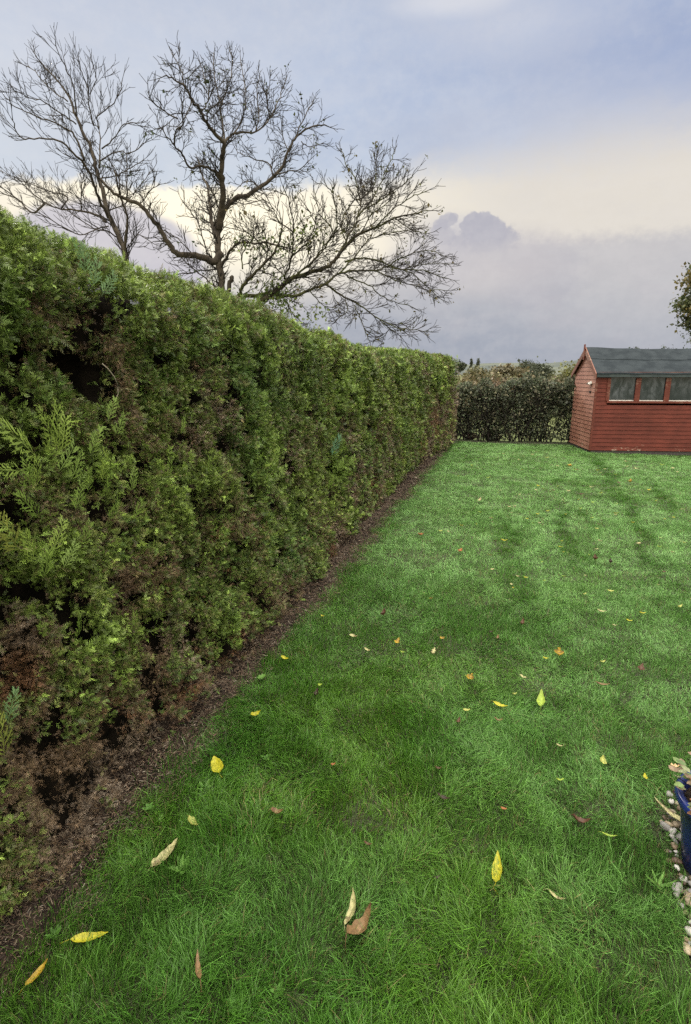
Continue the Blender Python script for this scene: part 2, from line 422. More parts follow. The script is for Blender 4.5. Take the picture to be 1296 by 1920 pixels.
def hedge_col(P, d, rng):
    n = len(P); z = P[:, 2]
    green = np.array([0.066, 0.106, 0.023]); bright = np.array([0.140, 0.195, 0.043]); cool = np.array([0.060, 0.115, 0.034])
    brown = np.array([0.135, 0.092, 0.055]); grey = np.array([0.23, 0.185, 0.140]); rust = np.array([0.14, 0.072, 0.036]); olive = np.array([0.095, 0.095, 0.036])
    k = sstep(fbm(P, 3.0, 31, 2) + 0.12*rng.standard_normal(n), -0.2, 0.3)[:, None]
    c = green*(1-k) + bright*k
    k = sstep(fbm(P, 1.6, 33, 2) + 0.1*rng.standard_normal(n), 0.05, 0.28)[:, None]*(1-sstep(P[:, 1], 5, 9))[:, None]
    c = c*(1-0.7*k) + cool*0.7*k
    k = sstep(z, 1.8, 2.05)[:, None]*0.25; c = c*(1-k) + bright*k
    # dead growth: low down, in hollows and in patches
    b = fbm(P, 1.5, 35, 2)*1.2 + fbm(P, 5.5, 36, 2)*1.1 + (1.05-z)*0.17 + 0.05*sstep(z, 1.6, 1.2)*sstep(P[:, 1], 6, 3) - d*1.6 + 0.30*rng.standard_normal(n)
    b = b + 0.34*sstep(P[:, 1], 9.0, 12.0)*sstep(z, 1.55, 0.6) + 0.10*sstep(P[:, 1], 5.0, 8.0)*sstep(z, 1.5, 0.9)
    b = b + 0.5*np.exp(-((P[:, 1]-cav_pos(165, 650)[1])/0.20)**2 - ((z-cav_pos(165, 650)[2])/0.13)**2)
    for (cy, cz), ry, rz, amt in PATCH:
        b = b + amt*np.exp(-((P[:, 1]-cy)/ry)**2-((z-cz)/rz)**2)
        if amt < 0:
            kk = (0.75*np.exp(-((P[:, 1]-cy)/ry)**2-((z-cz)/rz)**2))[:, None]; c = c*(1-kk)+np.array([0.15, 0.225, 0.045])*kk
    k = sstep(b, 0.02, 0.30)[:, None]
    ol = sstep(b, -0.12, 0.15)[:, None]*0.6
    c = c*(1-ol)+olive*ol
    r = rng.random((n, 1)); sel = sstep(fbm(P, 2.3, 37, 2), -0.12, 0.22)[:, None]
    dead = brown*(1-sel)+np.where(r < 0.6, grey, brown)*sel
    rs = sstep(fbm(P, 3.1, 39, 2), 0.10, 0.24)[:, None]*sstep(z, 1.1, 0.5)[:, None]
    dead = dead*(1-rs)+rust*rs
    c = c*(1-k)+dead*k
    return c*np.exp(rng.normal(0, 0.28, n))[:, None], k[:, 0]
def build_hedge():
    root = empty('conifer_hedge', (-2.3, 6, 0))
    tag(root, 'long tall clipped conifer hedge with dead brown patches along the left of the lawn', 'hedge')
    off = np.array([-2.3, 6, 0]); rng = np.random.default_rng(11)
    # inner growth as a near-black sheet, shade of the gaps put into its colour
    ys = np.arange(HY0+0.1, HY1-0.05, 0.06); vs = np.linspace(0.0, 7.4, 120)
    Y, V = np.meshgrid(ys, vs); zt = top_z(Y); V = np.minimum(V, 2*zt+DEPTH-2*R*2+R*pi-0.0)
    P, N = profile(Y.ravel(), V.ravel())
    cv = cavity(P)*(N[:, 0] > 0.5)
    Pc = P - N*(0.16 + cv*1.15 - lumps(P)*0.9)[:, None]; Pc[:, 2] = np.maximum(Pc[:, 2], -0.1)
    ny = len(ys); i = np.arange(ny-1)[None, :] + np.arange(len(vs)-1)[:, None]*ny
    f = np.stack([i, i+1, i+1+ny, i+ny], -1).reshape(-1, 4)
    np_mesh('inner_growth_shade', Pc-off, f, None, M_core, root, False)
    # sprays
    near_t = [spray_template(rng, 7, 0.10, 42, False, 0.55) for _ in range(7)]
    wire_t = [spray_template(rng, 6, 0.055, 50, False, 0.6) for _ in range(5)]
    mid_t = [spray_template(rng, 6, 0.13, 42, False, 0.6) for _ in range(6)]
    Vs, Fs, Cs = [], [], []; base = 0
    bands = [(0.0, 2.6, 72000, 0.0215, near_t), (2.6, 5.0, 42000, 0.027, near_t), (5.0, 8.5, 20000, 0.036, mid_t), (8.5, HY1, 13000, 0.046, mid_t), (HY0, 0.0, 3500, 0.07, mid_t)]
    for y0, y1, dens, size, tpl in bands:
        vmax = 2.15-R+R*pi/2+0.4
        n = int((y1-y0)*vmax*dens)
        # twig heads: groups of sprays sharing a direction and a colour
        g = 7; nh = n//g
        y = rng.uniform(y0, y1, nh); v = rng.uniform(0.02, vmax, nh)
        P, N = profile(y, v); d = lumps(P); cv = cavity(P)*(N[:, 0] > 0.5)
        thin = sstep(d + 0.015*rng.standard_normal(nh), -0.075, -0.005)
        keep = rng.random(nh) < np.maximum(0.08, thin)
        keep &= (cv < 0.1) | (rng.random(nh) < 0.10)
        keep &= rng.random(nh) < np.maximum(0.07, sstep(fbm(P*np.array([1, 1, 1.2]), 8.5, 19, 2)+0.03*rng.standard_normal(nh), -0.13, -0.03))
        keep &= rng.random(nh) < np.where(P[:, 2] < 0.12, 0.5, 1)
        P, N, d, cv = P[keep], N[keep], d[keep], cv[keep]; nh = len(P)
        H = P + N*(d - cv*1.0 - np.abs(rng.normal(0, 0.035, nh)))[:, None]
        hd = unit(N*1.0 + np.array([0, 0, 0.40]) + rng.normal(0, 0.55, (nh, 3)))
        hc, hk = hedge_col(H, d, rng)
        idx = np.repeat(np.arange(nh), g); m = len(idx)
        t = rng.random(m)
        Q = H[idx] + hd[idx]*((t-0.75)*size*1.4)[:, None] + rng.normal(0, size*0.22, (m, 3))
        A = unit(hd[idx] + rng.normal(0, 0.55, (m, 3)) + np.array([0, 0, 0.1]))
        NN = unit(rng.normal(0, 1, (m, 3)) + np.array([0.5, 0, 0.9]))
        sc = size*np.exp(rng.normal(0, 0.25, m))*(1-0.25*hk[idx])
        col = hc[idx]*(np.exp(rng.normal(0, 0.30, m)))[:, None]
        tip = sstep(t, 0.6, 1.0)*(1-hk[idx]); col = col*(1+0.45*tip[:, None]*np.array([1.0, 1.0, 0.6]))
        dead = rng.random(m) < hk[idx]
        for sel, tt in ((~dead, tpl), (dead, wire_t)):
            if sel.sum() == 0: continue
            v_, f_, c_ = scatter(Q[sel], A[sel], NN[sel], sc[sel], tt, col[sel], rng)
            Vs.append(v_-off); Fs.append(f_+base); Cs.append(c_); base += len(v_)
    # far end cap
    n = 9000
    x = rng.uniform(-DEPTH, 0, n); y = np.full(n, HY1); z = rng.uniform(0, 1.93, n)
    P = np.stack([face_x(y)+x, y+rng.normal(0, 0.05, n), z], -1); A = unit(np.array([0, 1, 0.4])+rng.normal(0, .5, (n, 3)))
    c, _ = hedge_col(P, np.zeros(n), rng)
    v_, f_, c_ = scatter(P, A, rng.normal(0, 1, (n, 3)), np.full(n, 0.09), mid_t, c, rng)
    Vs.append(v_-off); Fs.append(f_+base); Cs.append(c_)
    np_mesh('foliage', np.concatenate(Vs), np.concatenate(Fs), np.concatenate(Cs), M_leaf, root)
    # unclipped fronds that stick out
    fr = [spray_template(rng, 15, 0.045, 42, True, 0.42) for _ in range(5)]
    def frond(px, py, ln, ang, col, out=0.06, droop=0.1):
        d = ray(px, py); p = CAMP + d*((face_x(np.array(1.5))+out)/d[0])
        a = radians(ang)                                          # heading within the hedge face, 0 = up
        A = np.array([[0.35, sin(a), cos(a)]]); N = np.array([[1.0, -0.25, 0.25]])+rng.normal(0, .25, (1, 3))
        v, f, c = scatter(p[None]-A*ln*0.45, A, N, np.array([ln]), [fr[rng.integers(5)]], np.array([col]), rng)
        np_mesh('frond', v-off, f, c*np.exp(rng.normal(0, .12, (len(c), 1))), M_frond, root)
    lg = (0.20, 0.28, 0.05); mg = (0.145, 0.22, 0.04); bl = (0.11, 0.19, 0.075); ye = (0.22, 0.25, 0.055)
    for px, py, ln, ang, col in [(112, 822, 0.19, 12, lg), (48, 828, 0.20, -48, lg), (92, 800, .13, -20, lg), (20, 880, 0.13, -75, lg), (58, 898, 0.11, -10, mg),
            (72, 890, 0.10, 8, lg), (60, 950, 0.14, -40, mg), (128, 860, 0.12, 35, mg), (200, 880, 0.13, 10, lg), (180, 830, 0.12, 25, mg), (225, 800, 0.10, 30, mg),
            (210, 770, .1, 10, mg), (110, 1010, 0.12, 20, lg), (25, 1010, 0.17, -35, ye), (60, 1030, 0.13, -15, lg), (90, 1060, 0.12, 10, mg), (15, 985, .11, -70, lg),
            (130, 1045, .10, 25, mg), (205, 910, .10, 30, mg), (170, 905, .09, 5, mg), (150, 935, .11, 15, mg), (215, 960, .10, 40, mg), (10, 1390, 0.17, -8, ye), (22, 1330, 0.12, 10, bl),
            (160, 490, 0.10, -15, bl), (180, 515, 0.11, 10, bl), (205, 535, 0.11, 35, bl), (150, 470, .08, -40, bl), (120, 820, .13, 0, lg), (145, 880, .12, 30, mg),
            (250, 905, .1, 15, mg), (260, 960, .11, 30, mg), (165, 1000, .09, 20, mg), (320, 880, .09, 0, mg), (345, 800, .08, 10, mg), (395, 875, .09, -5, mg), (255, 1170, .09, 0, mg), (150, 1180, .10, 15, mg), (85, 1185, .08, -40, mg)]:
        frond(px, py, ln, ang, col)
    def frond_far(px, py, X, ln, ang, col):
        d = ray(px, py); p = CAMP + d*(X/d[0]); a = radians(ang)
        A = np.array([[0.5, sin(a), cos(a)]]); N = np.array([[0.7, -0.7, 0.1]])
        v, f, c = scatter(p[None]-A*ln*0.5, A, N, np.array([ln]), [fr[0]], np.array([col]), rng)
        np_mesh('frond', v-off, f, c, M_frond, root)
    for px, py, ln, ang, col in [(632, 835, .22, 0, (0.09, .19, .11)), (640, 872, .16, 10, mg), (622, 905, .15, -10, mg), (662, 862, .14, 25, mg), (655, 700, .15, -10, mg), (668, 728, .14, 35, mg), (518, 860, .14, 0, mg), (532, 884, .13, 25, mg)]:
        frond_far(px, py, -1.40, ln, ang, col)
    # the pale curved stem in front of the dark hole
    mb = MB(); pts = []
    for px, py in [(192, 682), (203, 692), (214, 706), (221, 722), (222, 738), (218, 748)]:
        d = ray(px, py); pts.append(CAMP+d*(-1.49/d[0])-off)
    mb.tube(pts, 0.0022, 5); mb.build('bare_twig', two_tone('dry_stem', (0.2, 0.18, 0.13), (0.3, 0.26, 0.2), 30), root, True)
build_hedge()

# ------------------------------------------------------------------ grass blades, litter
def build_grass():
    rng = np.random.default_rng(5); Vs, Fs, Cs = [], [], []; base = 0
    bands = [(0.45, 1.6, 46000, 0.0018, 0.046), (1.6, 2.8, 36000, 0.0021, 0.043), (2.8, 4.5, 23000, 0.0026, 0.038), (4.5, 7.0, 13500, 0.0034, 0.034), (7.0, 10.0, 8500, 0.0048, 0.030), (10.0, 14.0, 6000, 0.0068, 0.028)]
    for y0, y1, dens, w, h in bands:
        x1 = 0.31*y1+0.9
        n = int((x1+1.35)*(y1-y0)*dens)
        x = rng.uniform(-1.35, x1, n); y = rng.uniform(y0, y1, n)
        ex = edge_x(y); p0 = np.stack([x, y, 0*x], -1)
        fr = x-ex + rng.normal(0, 0.05, n)
        keep = (fr > -0.16) & (x < 0.31*y+0.75)
        keep &= ~((x > gravel_x(y)+0.012+0.045*rng.standard_normal(n)) & (y < 2.6))
        bare = fbm(p0, 3.5, 51, 3)
        keep &= rng.random(n) < np.where(bare < -0.2, 0.65, 1.0)
        keep &= rng.random(n) < (0.12+0.88*sstep(fr, -0.12, 0.10)**1.5)
        x, y, p0, bare, fr = x[keep], y[keep], p0[keep], bare[keep], fr[keep]; n = len(x)
        z = relief(x, y)
        # tufts lean together
        la = vnoise(p0, 2.1, 52)*9 + vnoise(p0, 9, 53)*7 + rng.normal(0, 0.9, n)
        lean = np.clip(0.55+fbm(p0, 4, 54, 2)*1.0+rng.normal(0, 0.28, n), 0.05, 1.5)
        tuft = 1 + 0.8*fbm(p0, 5.0, 55, 2)
        H = h*tuft*np.exp(rng.normal(0, 0.28, n))*(0.8+0.4*sstep(y, 3.0, 1.0))
        Wd = w*np.exp(rng.normal(0, 0.25, n))
        dx, dy = np.cos(la), np.sin(la)
        fa = rng.uniform(0, pi, n); sx, sy = np.cos(fa)*Wd*0.5, np.sin(fa)*Wd*0.5
        b = np.stack([x, y, z-0.004], -1); s = np.stack([sx, sy, 0*sx], -1)
        m = b + np.stack([dx*H*lean*0.38, dy*H*lean*0.38, H*0.62], -1)
        t = b + np.stack([dx*H*lean*1.05, dy*H*lean*1.05, H*np.clip(1.06-0.42*lean, 0.3, 1.1)], -1)
        v = np.stack([b-s, b+s, m+s*0.85, m-s*0.85, t+s*0.18, t-s*0.18], 1).reshape(-1, 3)
        i = np.arange(n)[:, None]*6
        f = np.stack([i+np.array([0, 1, 2, 3]), i+np.array([3, 2, 4, 5])], 1).reshape(-1, 4)
        # colour: lush green that also holds the near darkness between blades, dewy pale sweep over the far lawn, darker tracks where it has been walked on
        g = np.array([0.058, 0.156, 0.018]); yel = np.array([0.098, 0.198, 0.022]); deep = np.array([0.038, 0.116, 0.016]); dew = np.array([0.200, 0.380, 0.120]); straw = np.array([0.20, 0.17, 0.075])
        k = sstep(fbm(p0, 1.7, 56, 3)+rng.normal(0, .12, n), -0.1, 0.28)[:, None]*0.6; c = g*(1-k)+yel*k
        k = sstep(fbm(p0, 2.6, 57, 3)+rng.normal(0, .08, n), 0.02, 0.25)[:, None]*0.4; c = c*(1-k)+deep*k
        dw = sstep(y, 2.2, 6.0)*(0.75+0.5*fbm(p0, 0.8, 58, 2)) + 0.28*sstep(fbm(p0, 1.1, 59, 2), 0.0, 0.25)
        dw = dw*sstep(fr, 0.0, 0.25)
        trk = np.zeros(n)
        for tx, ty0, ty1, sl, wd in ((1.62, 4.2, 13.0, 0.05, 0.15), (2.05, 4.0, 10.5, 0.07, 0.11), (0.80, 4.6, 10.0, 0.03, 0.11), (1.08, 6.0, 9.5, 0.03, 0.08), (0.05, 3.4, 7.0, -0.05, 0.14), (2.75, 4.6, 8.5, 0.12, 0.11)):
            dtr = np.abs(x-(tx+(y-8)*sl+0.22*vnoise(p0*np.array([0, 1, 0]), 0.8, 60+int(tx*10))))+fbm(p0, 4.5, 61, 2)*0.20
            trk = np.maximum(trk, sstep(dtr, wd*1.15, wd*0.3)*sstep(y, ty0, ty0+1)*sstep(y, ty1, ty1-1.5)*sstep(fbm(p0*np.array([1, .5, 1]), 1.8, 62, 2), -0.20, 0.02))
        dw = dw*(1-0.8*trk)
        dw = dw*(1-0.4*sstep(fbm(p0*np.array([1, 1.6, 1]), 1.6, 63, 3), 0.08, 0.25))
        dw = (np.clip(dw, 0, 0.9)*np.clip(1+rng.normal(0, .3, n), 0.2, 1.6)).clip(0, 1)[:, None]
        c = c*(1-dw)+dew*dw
        tk = (trk*0.5)[:, None]; c = c*(1-tk)+np.array([0.050, 0.150, 0.016])*tk
        st = (rng.random(n) < 0.022+0.07*sstep(bare, -0.05, -0.25))[:, None]; c = np.where(st, straw*rng.uniform(.5, 1.1, (n, 1)), c)
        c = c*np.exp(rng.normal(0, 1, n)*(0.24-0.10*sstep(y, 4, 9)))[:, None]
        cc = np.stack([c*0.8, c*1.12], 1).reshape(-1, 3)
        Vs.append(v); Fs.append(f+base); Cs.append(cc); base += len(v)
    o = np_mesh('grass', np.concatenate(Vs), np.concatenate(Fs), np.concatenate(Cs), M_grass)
    tag(o, 'short green lawn grass, dewy and pale towards the shed', 'grass', kind='stuff')
def gravel_x(y): return np.interp(y, [1.2, 1.45, 1.75, 2.0, 2.15, 2.3, 2.6], [0.58, 0.61, 0.635, 0.665, 0.72, 0.84, 1.2]) + 0.012*np.sin(np.asarray(y)*37)
build_grass()

def build_litter():
    rng = np.random.default_rng(8); n = 150000
    y = rng.uniform(0.2, 1, n); y = 0.3+13.3*rng.random(n)**1.7
    x = -1.12-0.75*rng.random(n)**0.85
    x = np.minimum(x, edge_x(y)+0.09*rng.standard_normal(n)+0.03)
    p = np.stack([x, y, 0*x], -1)
    keep = rng.random(n) < 0.45+0.55*sstep(fbm(p, 4, 71, 2), -0.2, 0.1); x, y, p = x[keep], y[keep], p[keep]; n = len(x)
    X2 = soil_z(x[:, None], y[:, None])[:, 0]
    L = np.exp(rng.normal(math.log(0.011), 0.6, n)).clip(0.004, 0.09)*(1+0.05*y); W = (0.0009+0.0012*rng.random(n))*(1+0.25*y)
    a = rng.uniform(0, 2*pi, n); tz = rng.normal(0, 0.25, n)
    d = np.stack([np.cos(a), np.sin(a), tz], -1); s = np.stack([-np.sin(a), np.cos(a), 0.4*rng.standard_normal(n)], -1)
    c = np.stack([x, y, np.where(x > -1.40, np.maximum(X2, relief(x, y)), X2)+0.006+0.012*rng.random(n)], -1)
    bend = np.array([0, 0, 1.0])*(rng.uniform(-.1, .15, n)*L)[:, None] + s*(rng.normal(0, .07, n)*L)[:, None]
    A, B = c-d*L[:, None]/2, c+d*L[:, None]/2; M = c+bend; sw = s*W[:, None]/2
    v = np.stack([A-sw, A+sw, M+sw, M-sw, B+sw, B-sw], 1).reshape(-1, 3); i = np.arange(n)[:, None]*6
    f = np.stack([i+np.array([0, 1, 2, 3]), i+np.array([3, 2, 4, 5])], 1).reshape(-1, 4)
    pal = np.array([[0.055, 0.037, 0.026], [0.082, 0.055, 0.037], [0.12, 0.095, 0.068], [0.03, 0.022, 0.018], [0.20, 0.175, 0.14]])
    col = pal[rng.choice(5, n, p=[.33, .27, .17, .19, .04])]*np.exp(rng.normal(0, .25, n))[:, None]
    o = np_mesh('dry_litter', v, f, np.repeat(col, 2, 0), M_litter)
    tag(o, 'dry brown conifer litter on bare soil along the hedge foot', 'litter', kind='stuff')
build_litter()

# ------------------------------------------------------------------ bare trees
class Batch:
    """many thin tubes gathered and turned into arrays at once"""
    def __init__(s, n=3): s.n, s.g = n, {}
    def tube(s, P, rr, n=None, cap=False): s.g.setdefault(len(P), []).append((P, rr))
    def build(s, name, mat, parent, off):
        V, Fc, base = [], [], 0
        for m, lst in s.g.items():
            P = np.array([a for a, _ in lst]); r = np.array([b for _, b in lst]); t = unit(np.gradient(P, axis=1))
            ref = np.where(np.abs(t[:, :1, 2:3]) < 0.9, np.array([0, 0, 1.0]), np.array([1.0, 0, 0])); u = unit(np.cross(t, ref)); w = np.cross(t, u)
            an = np.arange(s.n)*2*pi/s.n
            ring = P[:, :, None] + r[:, :, None, None]*(u[:, :, None]*np.cos(an)[:, None] + w[:, :, None]*np.sin(an)[:, None])
            k = len(lst); idx = np.arange(k*m*s.n).reshape(k, m, s.n); nx = np.roll(idx, -1, 2)
            f = np.stack([idx[:, :-1], nx[:, :-1], nx[:, 1:], idx[:, 1:]], -1).reshape(-1, 4)
            V.append(ring.reshape(-1, 3)); Fc.append(f+base); base += k*m*s.n
        return np_mesh(name, np.concatenate(V)-off, np.concatenate(Fc), None, mat, parent, True)
class Tree:
    def __init__(s, D, seed, foot):
        s.D, s.rng, s.limbs, s.foot = D, np.random.default_rng(seed), [], foot
        s.px = []                                     # (px, py, depth) of every limb sample so far
    def limb(s, pts, r0, r1, tw=1.0, grow=None, depth=None):
        pts = np.array(pts, float)
        # resample smoothly (Catmull-Rom)
        P = np.concatenate([[2*pts[0]-pts[1]], pts, [2*pts[-1]-pts[-2]]]); out = []
        for i in range(1, len(P)-2):
            for t in np.linspace(0, 1, 5)[:-1]:
                a, b, c, d = P[i-1], P[i], P[i+1], P[i+2]
                out.append(0.5*((2*b)+(c-a)*t+(2*a-5*b+4*c-d)*t*t+(3*b-3*c+d-a)*t**3))
        out.append(pts[-1]); out = np.array(out)
        if len(s.px):
            q = np.array(s.px); k = np.argmin(((q[:, :2]-out[0])**2).sum(1)); d0 = q[k, 2]
        else: d0 = s.D
        ln = np.concatenate([[0], np.cumsum(np.linalg.norm(np.diff(out, axis=0), axis=1))])
        g = s.rng.choice([-1, 1])*s.rng.uniform(0.25, 0.75) if grow is None else grow
        dep = d0 + ln/F*s.D*g
        W = np.array([at_depth(x, y, d) for (x, y), d in zip(out, dep)])
        m = len(W); w = s.rng.normal(0, 0.02, (m, 3)); w[0] = 0; W = W+w*0.6
        u = ln/ln[-1]; r0 = r0*(0.95 if r0 > 0.1 else 0.68); rad = r0+(r1-r0)*u**0.7
        for (x, y), d in zip(out, dep): s.px.append((x, y, d))
        s.limbs.append((W, rad, tw)); return s
    def grow(s, mb, mtw, spread=1.0, upb=0.35, l1=1.1, d1=0.20, leaf=None, straight=0.12, outward=None, droop=0.0, dens=1.0):
        rng = s.rng; leafpos = []
        def shoot(p, d, L, r, lvl, bend=0.0):
            n = max(3, min(int(L/0.10), 12)); st = L/n; P = [p]; dd = d.copy()
            for i in range(n):
                dd = dd + rng.normal(0, straight, 3) + np.array([0, 0, (upb if lvl < 3 else upb*1.3)*0.28-droop*0.2])*(st/0.11)*0.5
                dd /= np.linalg.norm(dd); P.append(P[-1]+dd*st)
            P = np.array(P); rr = np.linspace(r, max(r*0.35, 0.0045), n+1)
            mtw.tube(P, rr)
            if lvl < 3:
                sp = (0.10, 0.085)[lvl-1]*dens; k = int(L*0.85/sp); sgn = rng.choice([-1, 1]); ax = unit(rng.normal(0, 1, 3))
                for j in range(k):
                    f = 0.15+0.85*(j+rng.random())/max(k, 1)
                    if f > 0.97: continue
                    i = min(int(f*n), n-1); q = P[i]+(P[i+1]-P[i])*(f*n-i); t = unit(P[i+1]-P[i])
                    per = unit(np.cross(t, ax)); per = per*sgn + rng.normal(0, 0.45, 3); sgn = -sgn
                    nd = unit(t*1.0 + unit(per)*spread*rng.uniform(0.45, 0.95))
                    shoot(q, nd, L*(0.60-0.28*f)*rng.uniform(0.6, 1.3)+0.09, max(r*(1-0.6*f)*0.6, 0.006), lvl+1)
            if leaf and rng.random() < leaf: leafpos.append(P[-1])
            if leaf and lvl == 2 and rng.random() < leaf: leafpos.append(P[len(P)//2])
        for W, rad, tw in s.limbs:
            mb.tube(W, rad, 9 if rad[0] > 0.06 else 6, True)
            if tw <= 0: continue
            ln = np.concatenate([[0], np.cumsum(np.linalg.norm(np.diff(W, axis=0), axis=1))]); L = ln[-1]
            a = 0.25 if rad[0] > 0.07 else 0.08; pos = a*L
            while pos < L*0.995:
                f = pos/L; i = min(np.searchsorted(ln, pos)-1, len(W)-2); i = max(i, 0)
                t = unit(W[i+1]-W[i]); q = W[i]+(W[i+1]-W[i])*((pos-ln[i])/max(ln[i+1]-ln[i], 1e-6))
                per = unit(np.cross(t, rng.normal(0, 1, 3)) + np.array([0, 0, 0.35*upb]))
                nd = unit(t*rng.uniform(0.5, 1.1) + per*spread*rng.uniform(0.6, 1.1))
                if outward is not None: nd = unit(nd + outward*0.35)
                shoot(q, nd, tw*l1*(1.0-0.5*f)*rng.uniform(0.4, 1.15), max(rad[i]*0.33, 0.009), 1)
                pos += d1*rng.uniform(0.5, 1.5)/max(tw, .3)
            shoot(W[-1], unit(W[-1]-W[-2]), tw*l1*0.5, rad[-1]*0.9, 2)
        return leafpos
def leaf_cloud(name, pts, n_each, spread, size, cols, parent, off, rng, mat=None):
    pts = np.asarray(pts)
    P = np.repeat(pts, n_each, 0) + rng.normal(0, spread, (len(pts)*n_each, 3)); n = len(P)
    q = np.array([[[0, 0, 0], [0.32, 0.45, .06], [0, 1, -0.1], [-0.32, 0.45, .06]]]); t = [(q, np.array([1.0]))]
    A = unit(rng.normal(0, 1, (n, 3))+np.array([0, 0, -0.3])); cols = np.asarray(cols)
    c = cols[rng.integers(0, len(cols), n)]*np.exp(rng.normal(0, .25, n))[:, None]
    v, f, c = scatter(P, A, rng.normal(0, 1, (n, 3)), size*np.exp(rng.normal(0, .25, n)), t, c, rng)
    return np_mesh(name, v-off, f, c, mat or M_broad, parent)
def finish_tree(T, name, label, cat, mat, twmat, leafcols, leafn, leafsize, **kw):
    off = np.array(T.foot, float); root = empty(name, off); tag(root, label, cat)
    mb, mt = MB(), Batch(4); lp = T.grow(mb, mt, **kw)
    mb.v = [tuple(np.array(p)-off) for p in mb.v]
    mb.build('trunk', mat, root, True); mt.build('twigs', twmat, root, off)
    if lp: leaf_cloud('foliage', lp, leafn, 0.05, leafsize, leafcols, root, off, T.rng)
    return root
def foot_of(px, py, D):
    p = at_depth(px, py, D); return np.array([p[0], p[1], -0.16])

# left ash-like tree
D = 16.0
T = Tree(D, 21, foot_of(236, 480, D))
base = CAMP*0
def below(T, px, py, D, dx=0): # trunk continues down to the ground behind the hedge
    return [(px+dx, py+420), (px+dx*0.6, py+200), (px, py+60)]
T.limb(below(T, 238, 470, D)+[(234,470),(224,447),(211,416),(201,396),(193.5,360),(186,335),(178,304),(170.6,276),(158,251),(143,218),(132,187),(120,167),(102,144),(84,126),(64,98)], 0.20, 0.012, 0.8, 0.0)
T.limb([(238,500),(236,480),(233,462),(239,427),(237,399),(229,378),(222,350),(215,320)], 0.085, 0.02, 0.7)
for pts, r in [([(143,218),(137.5,162),(125,131),(112,106),(103,80)], .035), ([(204,409),(186,376),(176,345),(158,307),(137.5,287),(109,264),(64,261),(38,255),(22,223)], .075),
    ([(158,302),(143,259),(127,243),(97,228),(56,213),(25,197),(8,180)], .045), ([(143,233),(115,213),(84,192),(51,182),(23,167)], .03), ([(127,190),(97,169),(66,134),(43,121)], .028),
    ([(186,315),(188,279),(186,243),(176,233)], .045), ([(186,243),(183,218),(204,203),(221,182),(229,149)], .03), ([(191,279),(216,256),(234,233),(260,231)], .03), ([(188,302),(216,284),(244,287),(275,266)], .03),
    ([(176,236),(168,203),(165,167),(153,136),(145,106)], .032), ([(168,177),(180,150),(176,126)], .02), ([(199,416),(183,404),(153,396),(115,391),(84,381),(46,348),(15,330)], .06),
    ([(115,391),(127,371),(102,360),(51,343),(0,320)], .035), ([(84,381),(61,399),(33,373),(0,348),(-30,320)], .05), ([(204,424),(178,429),(158,416),(120,390)], .03), ([(153,396),(153,340),(150,325)], .03),
    ([(224,447),(190,430),(150,440),(110,420),(60,392)], .03), ([(33,373),(0,360),(-40,350)], .03), ([(186,335),(215,330),(240,318),(270,300)], .028), ([(201,396),(236,380),(262,350),(285,320)], .03),
    ([(234,470),(250,450),(262,440),(285,455)], .02)]:
    T.limb(pts, r, 0.010, 0.75)
finish_tree(T, 'bare_tree', 'leafless leaning tree with fine upswept twigs behind the near end of the hedge', 'tree', M_bark, M_twig, [], 0, 0, spread=0.75, upb=0.5, l1=1.1, d1=0.13, dens=1.35, straight=0.06, outward=np.array([-0.3, 0, 0.4]))

